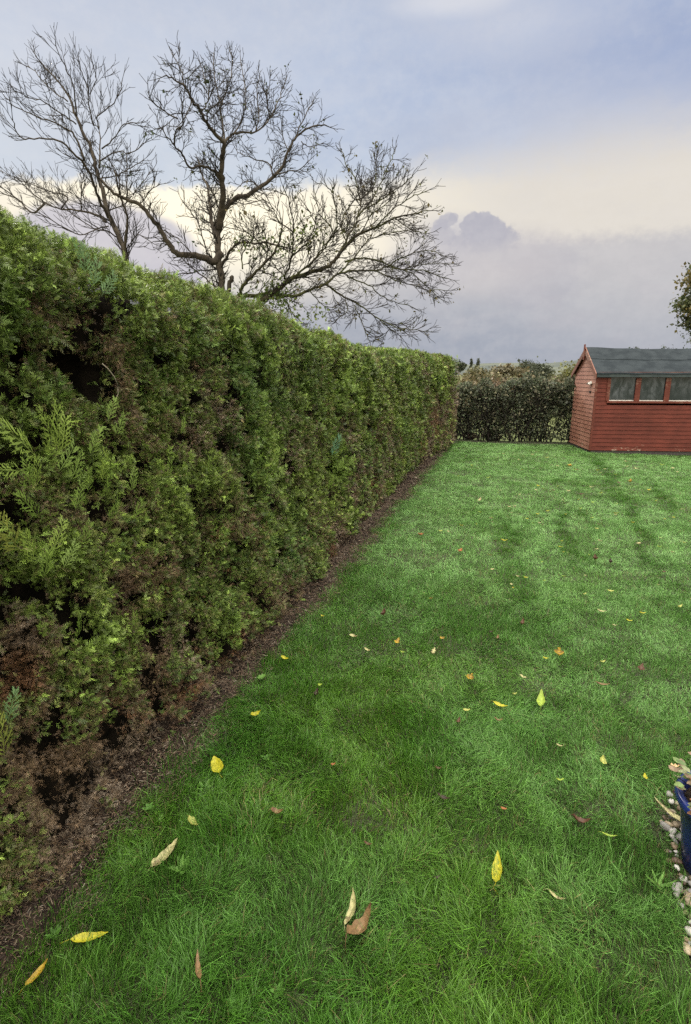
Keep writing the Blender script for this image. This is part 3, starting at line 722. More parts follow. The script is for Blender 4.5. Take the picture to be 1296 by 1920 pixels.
# middle tree
D = 15.0
T = Tree(D, 22, foot_of(415, 560, D))
T.limb(below(T, 416, 555, D)+[(415,551),(414,522),(411,481),(408,451),(412,422),(421,395.5),(430,381),(448,368),(465,366),(486,351.5),(512,331),(530,310),(541.5,281),(553,261),(568,246),(591,236),(613,236)], 0.25, 0.015, 0.75, 0.0)
T.limb([(410,430),(413,410),(417,387),(417,349),(415,319),(418,287),(421,269),(404,252),(389,234),(377,211),(360,187),(348,164),(327,149),(307,140)], .11, .012, .75)
T.limb([(405,445),(401,431),(395,407),(393,378),(389,349),(380,328),(371,299)], .10, .02, .7)
T.limb([(414,475),(401,492),(383,483.5),(360,479),(333,476),(319,460),(304,434),(286,410),(260,384),(237,373),(224,366),(204,353),(188,335)], .11, .03, .55)
for pts, r in [([(421,269),(436,252),(453,247),(480,246),(506,222),(518,196),(530,167),(538,143)], .05), ([(421,269),(418,234),(415,199),(424,173),(433,143),(436,114),(430,92)], .045), ([(415,199),(412,187),(401,137),(401,99)], .03),
    ([(389,234),(389,211),(409,193),(424,173)], .03), ([(417,345),(412,334),(401,319),(377,313),(354,312),(342,290),(327,272),(330,246),(342,234),(342,202),(345,167)], .06), ([(327,272),(313,255),(298,234),(294,221)], .028),
    ([(333,222),(298,202),(283,187),(278,173)], .025), ([(348,164),(339,129),(322,99)], .022), ([(401,425),(411,398),(404,372),(392,349),(388,330)], .05), ([(553,261),(571,220),(588,187)], .03), ([(565,265),(580,275),(605,270)], .018),
    ([(512,331),(505,308),(480,300),(455,290),(440,278)], .035), ([(486,351),(470,340),(455,345),(445,352)], .03), ([(512,331),(535,322),(560,318),(580,300)], .03), ([(541,281),(530,255),(528,230)], .022),
    ([(480,246),(486,215),(482,180),(486,140)], .028), ([(506,222),(500,190),(505,150)], .025), ([(436,252),(455,225),(460,190),(458,150),(450,110)], .028), ([(360,187),(350,215),(335,235)], .02), ([(377,211),(390,190),(388,160),(375,120)], .025),
    ([(304,434),(292,404),(275,381)], .025), ([(405,505),(366,510),(339,513)], .03), ([(413,545),(386,522),(360,501),(339,483)], .045), ([(389,481),(377,431),(360,401),(342,378)], .028), ([(360,475),(333,448),(316,437)], .022),
    ([(237,373),(238,327),(237,292)], .03), ([(224,366),(222,335),(214,310)], .025), ([(260,384),(285,355),(290,335)], .02), ([(448,368),(440,385),(452,372)], .02)]:
    T.limb(pts, r, 0.009, 0.65)
T.limb([(424,565),(429,551),(430,533),(436,519)], .07, .06, 0)
T.limb([(416,505),(418,495),(433,469),(451,454),(477,457),(500,454),(538,466)], .06, .02, .6)
finish_tree(T, 'bare_tree', 'tall almost leafless tree with twisting limbs, standing upright behind the middle of the hedge', 'tree', M_bark, M_twig, [(0.03, 0.045, 0.02), (0.05, 0.06, 0.02)], 3, 0.075, spread=0.95, upb=0.30, l1=0.85, d1=0.08, dens=0.95, straight=0.11, leaf=0.02)

# right spreading tree
D = 14.5
T = Tree(D, 23, foot_of(484, 580, D))
T.limb(below(T, 482, 590, D)+[(484,574),(498,560),(515,548),(526.5,537),(551,521),(587,508.5),(619,498),(633,480),(651,459),(676,437.5),(704,427),(740,409),(775,402),(803,395)], 0.20, 0.012, 0.75, 0.0)
T.limb([(440,562),(463,556),(502,552),(548,555),(580,544),(612,531),(633,515),(661,508),(704,508),(725,501),(757,505),(793,508),(839,523)], .09, .012, .7)
T.limb([(452,570),(451,554),(456,536),(477,513),(495,495),(512,478),(525,450),(530,420)], .08, .015, .6)
for pts, r in [([(633,480),(661,430),(672,402),(676,377),(665,331),(651,313),(642,281)], .045), ([(668,409),(697,374),(715,338),(732,303),(741,281)], .04), ([(690,390),(722,370),(761,342),(778,324)], .03),
    ([(545,525),(555,516),(587,491),(604,466),(619,448),(633,416),(625,370),(612,345)], .045), ([(580,497),(615,455),(622,430),(600,400),(590,360)], .03), ([(633,515),(661,487),(683,459),(700,445),(740,435),(790,428)], .04), ([(647,491),(676,484),(704,487),(732,498),(775,515),(803,540),(828,562)], .05),
    ([(612,532),(619,537),(647,558),(676,572),(704,594),(732,615),(757,636)], .05), ([(665,572),(676,597),(693,643)], .025), ([(650,515),(661,523),(690,533),(715,555),(739,565),(775,576)], .035), ([(704,594),(740,612),(768,618),(800,622)], .03),
    ([(534,562),(551,590),(569,608)], .035), ([(580,544),(597,565),(619,576),(640,578)], .022), ([(533,523),(548,480),(551,437),(544,384),(530,349)], .04), ([(452,551),(459,530),(491,498),(502,473),(498,440)], .03),
    ([(455,504),(453,480),(465,455),(475,420)], .028), ([(537,525),(509,487),(500,450)], .028), ([(548,480),(575,455),(590,420),(575,390)], .03), ([(704,427),(735,395),(770,370),(800,358)], .03), ([(676,437),(700,400),(740,370)], .025),
    ([(725,501),(760,480),(800,470),(835,480)], .03), ([(704,508),(740,525),(790,540),(835,545)], .03), ([(757,505),(800,495),(850,495)], .022), ([(740,409),(770,430),(800,440)], .02), ([(676,377),(700,350),(705,310),(700,290)], .022),
    ([(651,459),(640,430),(650,395),(690,345)], .03), ([(551,437),(520,410),(505,380),(480,375)], .025), ([(502,473),(470,440),(440,430)], .022), ([(732,615),(720,630),(700,640)], .016), ([(647,558),(650,585),(630,600)], .018)]:
    T.limb(pts, r, 0.009, 0.65)
rt3 = finish_tree(T, 'bare_tree', 'low spreading mossy tree with a long limb arching right above the hedge', 'tree', M_mossbark, M_twig, [(0.045, 0.05, 0.02), (0.07, 0.075, 0.025), (0.10, 0.08, 0.03)], 3, 0.085, spread=0.8, upb=0.22, l1=0.95, d1=0.075, straight=0.085, leaf=0.03, outward=np.array([0.35, 0, 0.1]))
rg = np.random.default_rng(4)
ivy = []
for px, py, d in [(480,560,.0),(500,553,0),(520,545,0),(515,560,0),(535,545,0),(560,430,.1),(575,432,.1),(590,425,.1),(545,450,.1),(480,455,0),(500,460,0),(455,460,0),(520,470,0),(600,590,0),(530,575,0),(500,575,0),(550,585,0),(575,600,0), (450,555,0), (505,540,0), (528,556,0)]:
    ivy.append(at_depth(px, py, D+d))
leaf_cloud('ivy_leaves', ivy, 42, 0.16, 0.085, [(0.09, 0.13, 0.03), (0.12, 0.15, 0.035), (0.06, 0.09, 0.025)], rt3, np.array(rt3.location), rg)

# ------------------------------------------------------------------ broadleaf trees, shrubs and rows further off
def crown_tree(name, label, cat, loc, h, rx, rz, n, size, cols, seed, trunk_r=0.12, lean=0.0, group=None, clump=0.3, cz=None, nb=26):
    rng = np.random.default_rng(seed); root = empty(name, loc); tag(root, label, cat, group)
    mb = MB(); cz = cz if cz is not None else h-rz
    top = np.array([lean, 0, cz+rz*0.6])
    mb.tube([(0, 0, 0), (lean*0.2, 0.02, cz*0.4), tuple(top*np.array([.6, 1, .7])), tuple(top)], [trunk_r, trunk_r*0.8, trunk_r*0.55, trunk_r*0.12], 8)
    cl = []
    for k in range(nb):
        d = unit(rng.normal(0, 1, 3)); r = rng.uniform(0.45, 1.0)**0.6
        e = np.array([lean*0.7, 0, cz])+d*np.array([rx, rx, rz])*r*rng.uniform(0.75, 1.1)
        s0 = np.array([lean*0.4, 0, max(0.25*h, cz-rz*0.5)*rng.uniform(.7, 1.2)])
        mid = (s0+e)/2+rng.normal(0, rx*0.1, 3)
        mb.tube([s0, mid, e], [trunk_r*0.35, trunk_r*0.2, trunk_r*0.05], 5); cl.append(e)
    mb.build('trunk', M_bark, root, True)
    cl = np.array(cl); k = rng.integers(0, len(cl), n)
    P = cl[k]+rng.normal(0, 1, (n, 3))*np.array([rx, rx, rz])*clump*rng.uniform(.4, 1, (n, 1))
    ccol = np.asarray(cols)[rng.integers(0, len(cols), len(cl))]
    q = np.array([[[0, 0, 0], [0.38, 0.45, .06], [0, 1, -0.1], [-0.38, 0.45, .06]]])
    v, f, c = scatter(P, rng.normal(0, 1, (n, 3))+np.array([0, 0, -.3]), rng.normal(0, 1, (n, 3)), size*np.exp(rng.normal(0, .3, n)), [(q, np.array([1.0]))], ccol[k]*np.exp(rng.normal(0, .25, n))[:, None], rng)
    np_mesh('crown', v, f, c, M_broad, root)
    return root
# tree at the right edge of the view
p = at_depth(1366, 560, 21)
crown_tree('garden_tree', 'leafy tree turning brown at the right edge, beyond the red shed', 'tree', (p[0], p[1], -0.16), p[2]+1.7, 1.85, 1.65, 17000, 0.11,
           [(0.05, 0.065, 0.03), (0.07, 0.085, 0.035), (0.11, 0.09, 0.03), (0.055, 0.065, 0.03)], 31, 0.16, clump=0.15, cz=p[2]+0.16, nb=110)
# field hedge across the end of the lawn
def field_hedge():
    rng = np.random.default_rng(41); root = empty('field_hedge', (1.6, 14.9, -0.12)); off = np.array([1.6, 14.9, -0.12])
    tag(root, 'thin dark field hedge with gappy stems across the end of the lawn beside the shed', 'hedge')
    mb = MB(); tips = []
    for k in range(330):
        x = rng.uniform(-2.6, 7.5); y = 14.75+rng.normal(0, 0.18); h = rng.uniform(0.9, 1.5)
        P = [np.array([x, y, -0.15])]; d = np.array([rng.normal(0, .16), rng.normal(0, .12), 1.0])
        for i in range(8):
            d = d+rng.normal(0, .16, 3)*np.array([1, 1, 0.2]); P.append(P[-1]+unit(d)*h/8)
            if i > 1 and rng.random() < 0.75:
                e = P[-1]+np.array([rng.normal(0, .3), rng.normal(0, .2), rng.uniform(0.05, .4)]); tips.append(e); mb.tube([P[-1], (P[-1]+e)/2+rng.normal(0, .03, 3), e], [.007, .005, .003], 3)
        mb.tube(P, np.linspace(rng.uniform(.009, .022), .006, len(P)), 5); tips.append(P[-1])
    mb.v = [tuple(np.array(p)-off) for p in mb.v]; mb.build('stems', M_twig, root, True)
    n = 110000
    x = rng.uniform(-2.7, 7.6, n); p1 = np.stack([x, 0*x, 0*x], -1)
    ztop = 1.36+0.40*fbm(p1, 0.9, 42, 3)+0.45*fbm(p1, 4, 43, 2)+0.16*sstep(x, -0.2, 1.0)
    z = ztop*(1-rng.random(n)**1.4*1.0)+0.02
    y = 14.75+rng.normal(0, 0.22, n)
    P = np.stack([x, y, z], -1)
    d = fbm(P*np.array([1, .6, 1]), 3.2, 44, 3)
    keep = rng.random(n) < (0.72+0.4*sstep(z+d*1.2, 0.35, 0.95))*sstep(d, -0.28, -0.04)
    P, d = P[keep], d[keep]; n = len(P)
    cols = np.array([(0.065, 0.085, 0.048), (0.085, 0.10, 0.058), (0.062, 0.072, 0.050), (0.125, 0.12, 0.075)])
    c = cols[rng.integers(0, 4, n)]*np.exp(rng.normal(0, .3, n))[:, None]
    q = np.array([[[0, 0, 0], [0.32, 0.45, .06], [0, 1, -0.1], [-0.32, 0.45, .06]]])
    v, f, c = scatter(P, rng.normal(0, 1, (n, 3)), rng.normal(0, 1, (n, 3)), 0.055*np.exp(rng.normal(0, .3, n)), [(q, np.array([1.0]))], c, rng)
    np_mesh('foliage', v-off, f, c, M_broad, root)
field_hedge()
# browning shrubs just past the field hedge and rows beyond
crown_tree('autumn_shrub', 'rounded olive brown shrub beyond the field hedge, nearest the conifer hedge', 'shrub', (0.2, 25, -0.16), 1.65, 1.9, 0.65, 5200, 0.10, [(0.115, 0.105, 0.055), (0.10, 0.10, 0.05), (0.14, 0.10, 0.06), (0.09, 0.09, 0.05)], 51, 0.06, nb=34, clump=.3)
crown_tree('autumn_shrub', 'grey brown twiggy shrub beyond the middle of the field hedge', 'shrub', (2.2, 27, -0.16), 1.6, 1.8, 0.65, 4800, 0.10, [(0.13, 0.105, 0.065), (0.11, 0.10, 0.05), (0.10, 0.10, 0.055)], 52, 0.06, nb=34, clump=.3)
crown_tree('autumn_shrub', 'yellow green shrub rising beside the left end of the shed roof', 'shrub', (3.25, 29, -0.16), 2.15, 1.1, 0.9, 5200, 0.11, [(0.12, 0.125, 0.04), (0.10, 0.11, 0.035), (0.15, 0.13, 0.05)], 53, 0.06, nb=34, clump=.3)
crown_tree('autumn_shrub', 'olive shrub filling the gap just right of the conifer hedge end', 'shrub', (-1.6, 24, -0.16), 1.55, 1.6, 0.7, 4200, 0.10, [(0.09, 0.10, 0.04), (0.12, 0.10, 0.05)], 54, 0.06, nb=30, clump=.3)
def far_tree(px, pyt, D, wpx, label, cols, seed, squash=1.0, n=1500):
    p = at_depth(px, pyt, D); h = p[2]+0.16; rx = wpx/2*D/F
    rz = min(h*0.48, rx*squash)
    crown_tree('distant_tree', label, 'tree', (p[0], p[1], -0.16), h, rx, rz, n, max(0.35, rx*0.16), cols, seed, rx*0.08, group=None, nb=16, clump=.36)
dk = [(0.05, 0.06, 0.035), (0.06, 0.07, 0.045)]
far_tree(990, 678, 150, 34, 'dark round tree on the skyline right of the hill wood', dk, 61)
far_tree(1015, 684, 140, 40, 'low dark tree left of the pale yellow shrub on the skyline', dk, 62, .8)
far_tree(862, 676, 120, 18, 'small dark tree peeping past the top end of the conifer hedge', dk, 63)
far_tree(884, 673, 220, 5, 'slim dark poplar on the skyline, nearer the conifer hedge', dk, 64, 3.2, 500)
far_tree(897, 673, 225, 5, 'slim dark poplar on the skyline, the one nearer the shed', dk, 65, 3.2, 500)
far_tree(960, 688, 110, 70, 'broad brown tree in front of the distant hill', [(0.12, 0.095, 0.05), (0.10, 0.09, 0.05)], 66, .5)
far_tree(905, 690, 100, 60, 'broad olive tree in the field below the two poplars', [(0.10, 0.10, 0.05), (0.12, 0.11, 0.055)], 67, .5)
def hill():
    m = two_tone('distant_hill_haze', (0.075, 0.085, 0.080), (0.105, 0.115, 0.095), 0.012, 1.0, 0.0)  # distance haze is put into this greyed, bluish colour
    mb = MB(); n = 60; rings = 8; v = []
    for i in range(n+1):
        a = radians(-35+70*i/n)
        for j in range(rings):
            t = j/(rings-1); r = 620+420*t
            h = (19+3.5*sin(i*0.30+2.2)+1.6*sin(i*0.9)+0.5*sin(i*3.9))*sin(min(t*1.5, 1)*pi/2)
            v.append((r*sin(a), r*cos(a), h-1.5*(t == 0)))
    mb.v = v
    for i in range(n):
        for j in range(rings-1):
            a = i*rings+j; mb.f.append([a, a+rings, a+rings+1, a+1]); mb.c.append(None)
    tag(mb.build('hills', m, None, True), kind='structure')
hill()
# sprigs of a shrub behind the shed
def sprig_shrub():
    rng = np.random.default_rng(71); base = np.array([4.6, 16.2, -0.14]); root = empty('shrub', base)
    tag(root, 'leafy shrub whose topmost sprigs show above the shed roof', 'shrub')
    mb = MB(); pts = []
    for px, py in [(1188, 650), (1194, 649), (1199, 653), (1246, 651), (1251, 653), (1262, 650), (1238, 655), (1216, 652), (1270, 656), (1285, 655), (1230, 665), (1205, 668), (1180, 668), (1290, 664), (1255, 668)]:
        e = at_depth(px, py, 16.3+rng.normal(0, .15)); b = base+np.array([rng.normal(0, .3), rng.normal(0, .1), 0])
        mb.tube([b, b*0.4+e*0.6+rng.normal(0, .05, 3)-np.array([0, 0, .15]), e], [.02, .012, .004], 4); pts += [e, e-np.array([0.02, 0, 0.09])]
        for k in range(6): pts.append(e-np.array([rng.normal(0, .15), rng.normal(0, .1), rng.uniform(.3, 1.2)]))
    mb.v = [tuple(np.array(p)-base) for p in mb.v]; mb.build('stems', M_twig, root, True)
    leaf_cloud('foliage', pts, 4, 0.045, 0.07, [(0.03, 0.045, 0.025), (0.04, 0.055, 0.03)], root, base, rng)
sprig_shrub()

# ------------------------------------------------------------------ shed
def painted_wood(name, a, b, flake, flake_h=0.28, amt=0.5):
    m, nt, p, out = new_mat(name)
    tc = nt.nodes.new('ShaderNodeTexCoord'); V = tc.outputs['Object']
    mp = nt.nodes.new('ShaderNodeMapping'); mp.inputs['Scale'].default_value = (2.2, 2.2, 26); nt.links.new(V, mp.inputs[0])
    g = noise(nt, mp.outputs[0], 2.2, 5, 0.65)
    big = noise(nt, V, 2.3, 4)
    c = mixc(nt, (g*0.55+big*0.45).step(0.36, 0.64), a, b)
    sp = nt.nodes.new('ShaderNodeSeparateXYZ'); nt.links.new(V, sp.inputs[0]); z = S(nt, sp.outputs[2])
    mp2 = nt.nodes.new('ShaderNodeMapping'); mp2.inputs['Scale'].default_value = (1, 1, 3.0); nt.links.new(V, mp2.inputs[0])
    pat = noise(nt, mp2.outputs[0], 9, 6, 0.7, 0.4)
    where = z.step(flake_h, 0.02)*noise(nt, V, 1.7, 2).step(0.38, 0.62)
    fl = (pat + where*0.24).step(0.71, 0.77)*amt
    c = mixc(nt, fl, c, flake)
    nt.links.new(c, p.inputs['Base Color']); p.inputs['Roughness'].default_value = 0.62; p.inputs['Specular IOR Level'].default_value = 0.2
    bn = nt.nodes.new('ShaderNodeBump'); bn.inputs['Strength'].default_value = 0.35; bn.inputs['Distance'].default_value = 0.004
    nt.links.new(g.s, bn.inputs['Height']); nt.links.new(bn.outputs[0], p.inputs['Normal'])
    return m
def build_shed():
    rz = radians(9.5); o3 = ground(1105, 850, -0.05)
    root = empty('garden_shed', (o3[0], o3[1], -0.06), rz)
    tag(root, 'red brown weatherboarded shed with grey felt roof and a row of windows', 'shed')
    L, W, HE, HR = 3.0, 1.50, 1.70, 2.17             # front length, gable depth, eaves, ridge
    red = painted_wood('shed_red_paint', (0.074, 0.018, 0.012), (0.140, 0.033, 0.022), (0.34, 0.26, 0.20), 0.30, 0.9)
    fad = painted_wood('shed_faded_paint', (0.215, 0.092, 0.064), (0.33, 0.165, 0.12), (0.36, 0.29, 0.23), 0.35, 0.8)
    trim = painted_wood('shed_trim', (0.085, 0.023, 0.016), (0.14, 0.040, 0.027), (0.3, 0.2, 0.15), 0.0, 0.3)
    barge = painted_wood('bargeboard_paint', (0.12, 0.05, 0.036), (0.19, 0.085, 0.06), (0.3, 0.22, 0.17), 0.0, 0.5)
    BH = 0.086; z0 = 0.08
    wx0, wx1, wz0, wz1 = 0.24, 2.56, 1.10, 1.635
    def boards(mb, ax, a0f, a1f, zend, outsign, cut=None):
        z = z0
        while z < zend-1e-4:
            zt = min(z+BH, zend)
            spans = [(a0f(z), a1f(z), a0f(zt), a1f(zt))]
            if cut and zt > cut[2]+1e-3 and z < cut[3]-1e-3:
                spans = [(a0f(z), cut[0], a0f(zt), cut[0]), (cut[1], a1f(z), cut[1], a1f(zt))]
            for b0, b1, t0, t1 in spans:
                def P(a, d, zz): return (a, -d, zz) if ax == 'x' else (-d, a, zz)
                ob, ot = 0.020, 0.009
                vs = [P(b0, ob, z), P(b1, ob, z), P(t1, ot, zt), P(t0, ot, zt), P(b0, 0, z), P(b1, 0, z), P(t1, 0, zt), P(t0, 0, zt)]
                fs = [(0, 1, 2, 3), (4, 5, 1, 0), (7, 4, 0, 3), (1, 5, 6, 2), (3, 2, 6, 7)]
                if ax == 'y': fs = [f[::-1] for f in fs]
                mb.add(vs, fs)
            z = zt
    mb = MB(); boards(mb, 'x', lambda z: 0.0, lambda z: L, HE, 1, (wx0, wx1, wz0, wz1)); wall = mb.build('front_wall', red, root)
    sl = (HR-HE)/(W/2)
    g0 = lambda z: 0.0 if z <= HE else (z-HE)/sl
    g1 = lambda z: W if z <= HE else W-(z-HE)/sl
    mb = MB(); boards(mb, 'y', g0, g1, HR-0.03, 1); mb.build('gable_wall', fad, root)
    # back, far gable and floor close the box
    mb = MB(); mb.box(0.03, L-.03, W-0.02, W, z0, HE); mb.add([(L, 0, z0), (L, W, z0), (L, W, HE), (L, W/2, HR-.03), (L, 0, HE), (L-.02, 0, z0), (L-.02, W, z0), (L-.02, W, HE), (L-.02, W/2, HR-.03), (L-.02, 0, HE)],
        [(0, 1, 2, 3, 4), (9, 8, 7, 6, 5), (0, 4, 9, 5), (1, 0, 5, 6), (2, 1, 6, 7)]); mb.box(0.03, L-.03, 0.02, W-.03, z0-0.02, z0); mb.build('rear_walls', red, root)
    mb = MB(); mb.box(-0.022, 0.022, -0.024, 0.010, z0-0.005, HE-0.03); mb.build('corner_post', trim, root, bevel=0.003)
    mb = MB(); mb.box(0.02, L, 0.0, 0.07, -0.15, z0-0.004); mb.box(-0.005, 0.06, 0.075, W, -0.15, z0-0.004); mb.box(L-.06, L, .075, W, -.15, z0-.004)
    mb.build('base', two_tone('base_timber', (0.045, 0.04, 0.038), (0.09, 0.08, 0.075), 8, 0.9, 0.15, stretch=(3, 3, 12)), root, bevel=0.004)
    # windows
    glass, nt, p, out = new_mat('grimy_sky_grey_glass')
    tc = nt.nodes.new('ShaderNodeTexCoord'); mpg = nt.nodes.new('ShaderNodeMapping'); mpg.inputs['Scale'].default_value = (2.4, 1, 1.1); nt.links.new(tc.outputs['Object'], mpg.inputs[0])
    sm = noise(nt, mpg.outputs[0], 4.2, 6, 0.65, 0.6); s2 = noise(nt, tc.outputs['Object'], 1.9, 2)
    grime_sky_grey = sm.step(0.35, 0.95)*s2.step(0.38, 0.66)*0.8  # grime smears, plus the grey of reflected sky put into the base colour
    nt.links.new(mixc(nt, grime_sky_grey, (0.020, 0.027, 0.032), (0.15, 0.165, 0.18)), p.inputs['Base Color'])
    nt.links.new((grime_sky_grey*0.45+0.07).s, p.inputs['Roughness']); p.inputs['Specular IOR Level'].default_value = 0.5
    bead = two_tone('pale_putty', (0.45, 0.43, 0.40), (0.62, 0.60, 0.56), 20, 0.7)
    nW = 4; pitch = (wx1-wx0)/nW; post = 0.10
    mb = MB(); mb.box(wx0-0.005, wx1+0.005, -0.026, 0.0, wz1-0.055, wz1+0.012); mb.box(wx0-0.01, wx1+0.01, -0.040, 0.0, wz0-0.035, wz0+0.008); mb.build('window_frame', trim, wall, bevel=0.003)
    for k in range(nW+1):
        xm = wx0+pitch*k; w2 = post/2 if 0 < k < nW else 0.035
        mb = MB(); mb.box(xm-w2, xm+w2, -0.030, 0.01, wz0+0.009, wz1-0.056); mb.build('mullion', trim, wall, bevel=0.003)
    for k in range(nW):
        a = wx0+pitch*k+(post/2 if k else 0.036); b = wx0+pitch*(k+1)-(post/2 if k < nW-1 else 0.036)
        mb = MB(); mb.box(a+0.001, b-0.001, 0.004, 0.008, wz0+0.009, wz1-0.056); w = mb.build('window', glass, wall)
        mb = MB(); mb.box(a+0.004, b-0.004, -0.014, 0.003, wz0+0.0095, wz0+0.027); mb.build('glazing_bead', bead, wall)
    # roof: two felted slopes with a sagging ridge
    felt = two_tone('roof_felt', (0.018, 0.024, 0.029), (0.030, 0.038, 0.044), 5, 0.85, 0.12, 0.5, 160, stretch=(1, 1, 1))
    ov, ox, th = 0.10, 0.055, 0.022
    def slope(sign, v0, v1, lift, name, parent):
        mb = MB(); nx = 26; ny = 4
        def pt(i, j, dz):
            x = -ox + (L+2*ox)*i/nx; t = v0+(v1-v0)*j/ny
            yc = W/2; run = W/2+ov; yy = yc - sign*run*t
            sag = -0.045*sin(pi*min(max(x/L, 0), 1))*(1-t*0.85) + 0.004*sin(x*9+t*4)
            zz = HR+0.035 - sl*run*t + sag + lift + dz
            return (x, yy, zz)
        top = [[pt(i, j, 0) for j in range(ny+1)] for i in range(nx+1)]; bot = [[pt(i, j, -th) for j in range(ny+1)] for i in range(nx+1)]
        fl = [p for r in top for p in r]+[p for r in bot for p in r]; N = (nx+1)*(ny+1); fs = []
        idx = lambda i, j: i*(ny+1)+j
        for i in range(nx):
            for j in range(ny):
                q = [idx(i, j), idx(i, j+1), idx(i+1, j+1), idx(i+1, j)]
                if sign < 0: q = q[::-1]
                fs.append(q); fs.append([N+a for a in q[::-1]])
        for i in range(nx):
            for j in (0, ny): fs.append([idx(i, j), idx(i+1, j), N+idx(i+1, j), N+idx(i, j)])
        for j in range(ny):
            for i in (0, nx): fs.append([idx(i, j), idx(i, j+1), N+idx(i, j+1), N+idx(i, j)])
        mb.add(fl, fs); return mb.build(name, felt, parent)
    roof = slope(1, 0.0, 1.0, 0, 'roof', root)
    slope(1, 0.0, 0.47, 0.012, 'felt_sheet', roof); slope(-1, 0.0, 1.0, 0, 'rear_slope', roof)
    yb = -ov; zb = HR+0.035-sl*(W/2+ov)
    mb = MB(); mb.box(-ox+.02, L+ox, yb+0.006, yb+0.026, zb-0.085, zb-0.018); mb.build('fascia', two_tone('fascia_felt', (0.030, 0.042, 0.044), (0.05, 0.065, 0.065), 6, 0.8), root)
    mb = MB(); mb.box(0.0, L, yb+0.027, 0.0, HE-0.028, HE-0.008); mb.build('soffit', trim, root)
    for sgn in (1, -1):
        mb = MB(); e = W/2+ov+0.03; hb = 0.105
        ya, za = W/2, HR+0.045; y1, z1 = W/2-sgn*e, HR+0.045-sl*e
        x0, x1 = -ox-0.022, -ox-0.002
        vs = [(x0, ya, za), (x0, y1, z1), (x0, y1, z1-hb), (x0, ya, za-hb*1.25), (x1, ya, za), (x1, y1, z1), (x1, y1, z1-hb), (x1, ya, za-hb*1.25)]
        mb.add(vs, [(0, 1, 2, 3), (7, 6, 5, 4), (0, 4, 5, 1), (1, 5, 6, 2), (2, 6, 7, 3)]); mb.build('bargeboard', barge, root)
    mb = MB(); mb.box(-ox-0.045, -ox-0.023, W/2-0.035, W/2+0.035, HR-0.22, HR+0.105); mb.build('finial', trim, root, bevel=0.006)
    # pale hood and dark catch on the gable boards
    mb = MB(); n = 10
    for i in range(n+1):
        a = pi*i/n
        mb.v.append((-0.022, 0.30+0.075*cos(a), 1.455+0.05*sin(a))); mb.v.append((-0.075-0.02*sin(a), 0.30+0.075*cos(a), 1.43+0.035*sin(a)))
    for i in range(n): mb.f.append([2*i, 2*i+2, 2*i+3, 2*i+1]); mb.c.append(None)
    mb.f.append([2*i for i in range(n+1)]); mb.c.append(None); mb.f.append([2*i+1 for i in range(n, -1, -1)]); mb.c.append(None)
    mb.build('vent_hood', two_tone('white_plastic', (0.42, 0.40, 0.36), (0.52, 0.50, 0.46), 20, 0.5), root)
    dark = two_tone('dark_iron', (0.02, 0.018, 0.016), (0.04, 0.03, 0.028), 30, 0.6)
    mb = MB(); mb.box(-0.032, -0.014, 0.24, 0.36, 1.285, 1.300); mb.box(-0.034, -0.014, 0.285, 0.305, 1.25, 1.283); mb.build('latch', dark, root)
build_shed()

# ------------------------------------------------------------------ fallen leaves
def leaf_mesh(name, L, W, curl, col, rng, mid=None, edge=0.10, tip=0.35, stalk=0.25, twist=0.0, star=False):
    nu = 11; v = []; f = []; c = []
    us = np.linspace(0, 1, nu); blotch = rng.choice([0.1, 0.95, 0.6])
    for u in us:
        w = W*0.5*(sin(pi*u**0.8)**0.75)*(1-tip*u) + 0.0006
        if star: w *= 0.55+0.75*abs(sin(u*pi*2.5))
        w *= 1+rng.normal(0, edge)
        y = (u-0.5)*L; z = curl*L*(4*(u-0.5)**2)
        tw = twist*(u-0.5)
        for s in (-1, -0.5, 0, 0.5, 1):
            lift = abs(s)*w*(0.35+abs(curl))
            v.append((s*w*cos(tw), y+abs(s)*L*0.02, z+lift+s*w*sin(tw)+rng.normal(0, W*0.02)))
    for i in range(nu-1):
        for j in range(4):
            f.append([i*5+j, i*5+j+1, i*5+6+j, i*5+5+j]); k = np.exp(rng.normal(0, .08))
            cc = np.array(col)*k
            if mid is not None and abs(i-nu*blotch) < 1.6 and rng.random() < 0.7: cc = cc*0.4+np.array(mid)*0.6
            if j in (1, 2): cc = cc*1.08
            c.append(tuple(cc))
    mb = MB(); mb.v = v; mb.f = f; mb.c = c
    st = [(0, -L*0.5, curl*L), (rng.normal(0, .03)*L, -L*(0.5+stalk*0.5), curl*L*0.8), (rng.normal(0, .05)*L, -L*(0.5+stalk), 0.004)]
    return mb, st
YEL, PALE, CREAM, GOLD, TAN, BRN, DRK, ORA, GRN = (0.33, 0.31, 0.02), (0.30, 0.31, 0.08), (0.33, 0.31, 0.15), (0.30, 0.20, 0.02), (0.17, 0.105, 0.05), (0.075, 0.035, 0.02), (0.03, 0.017, 0.012), (0.25, 0.09, 0.03), (0.22, 0.30, 0.04)
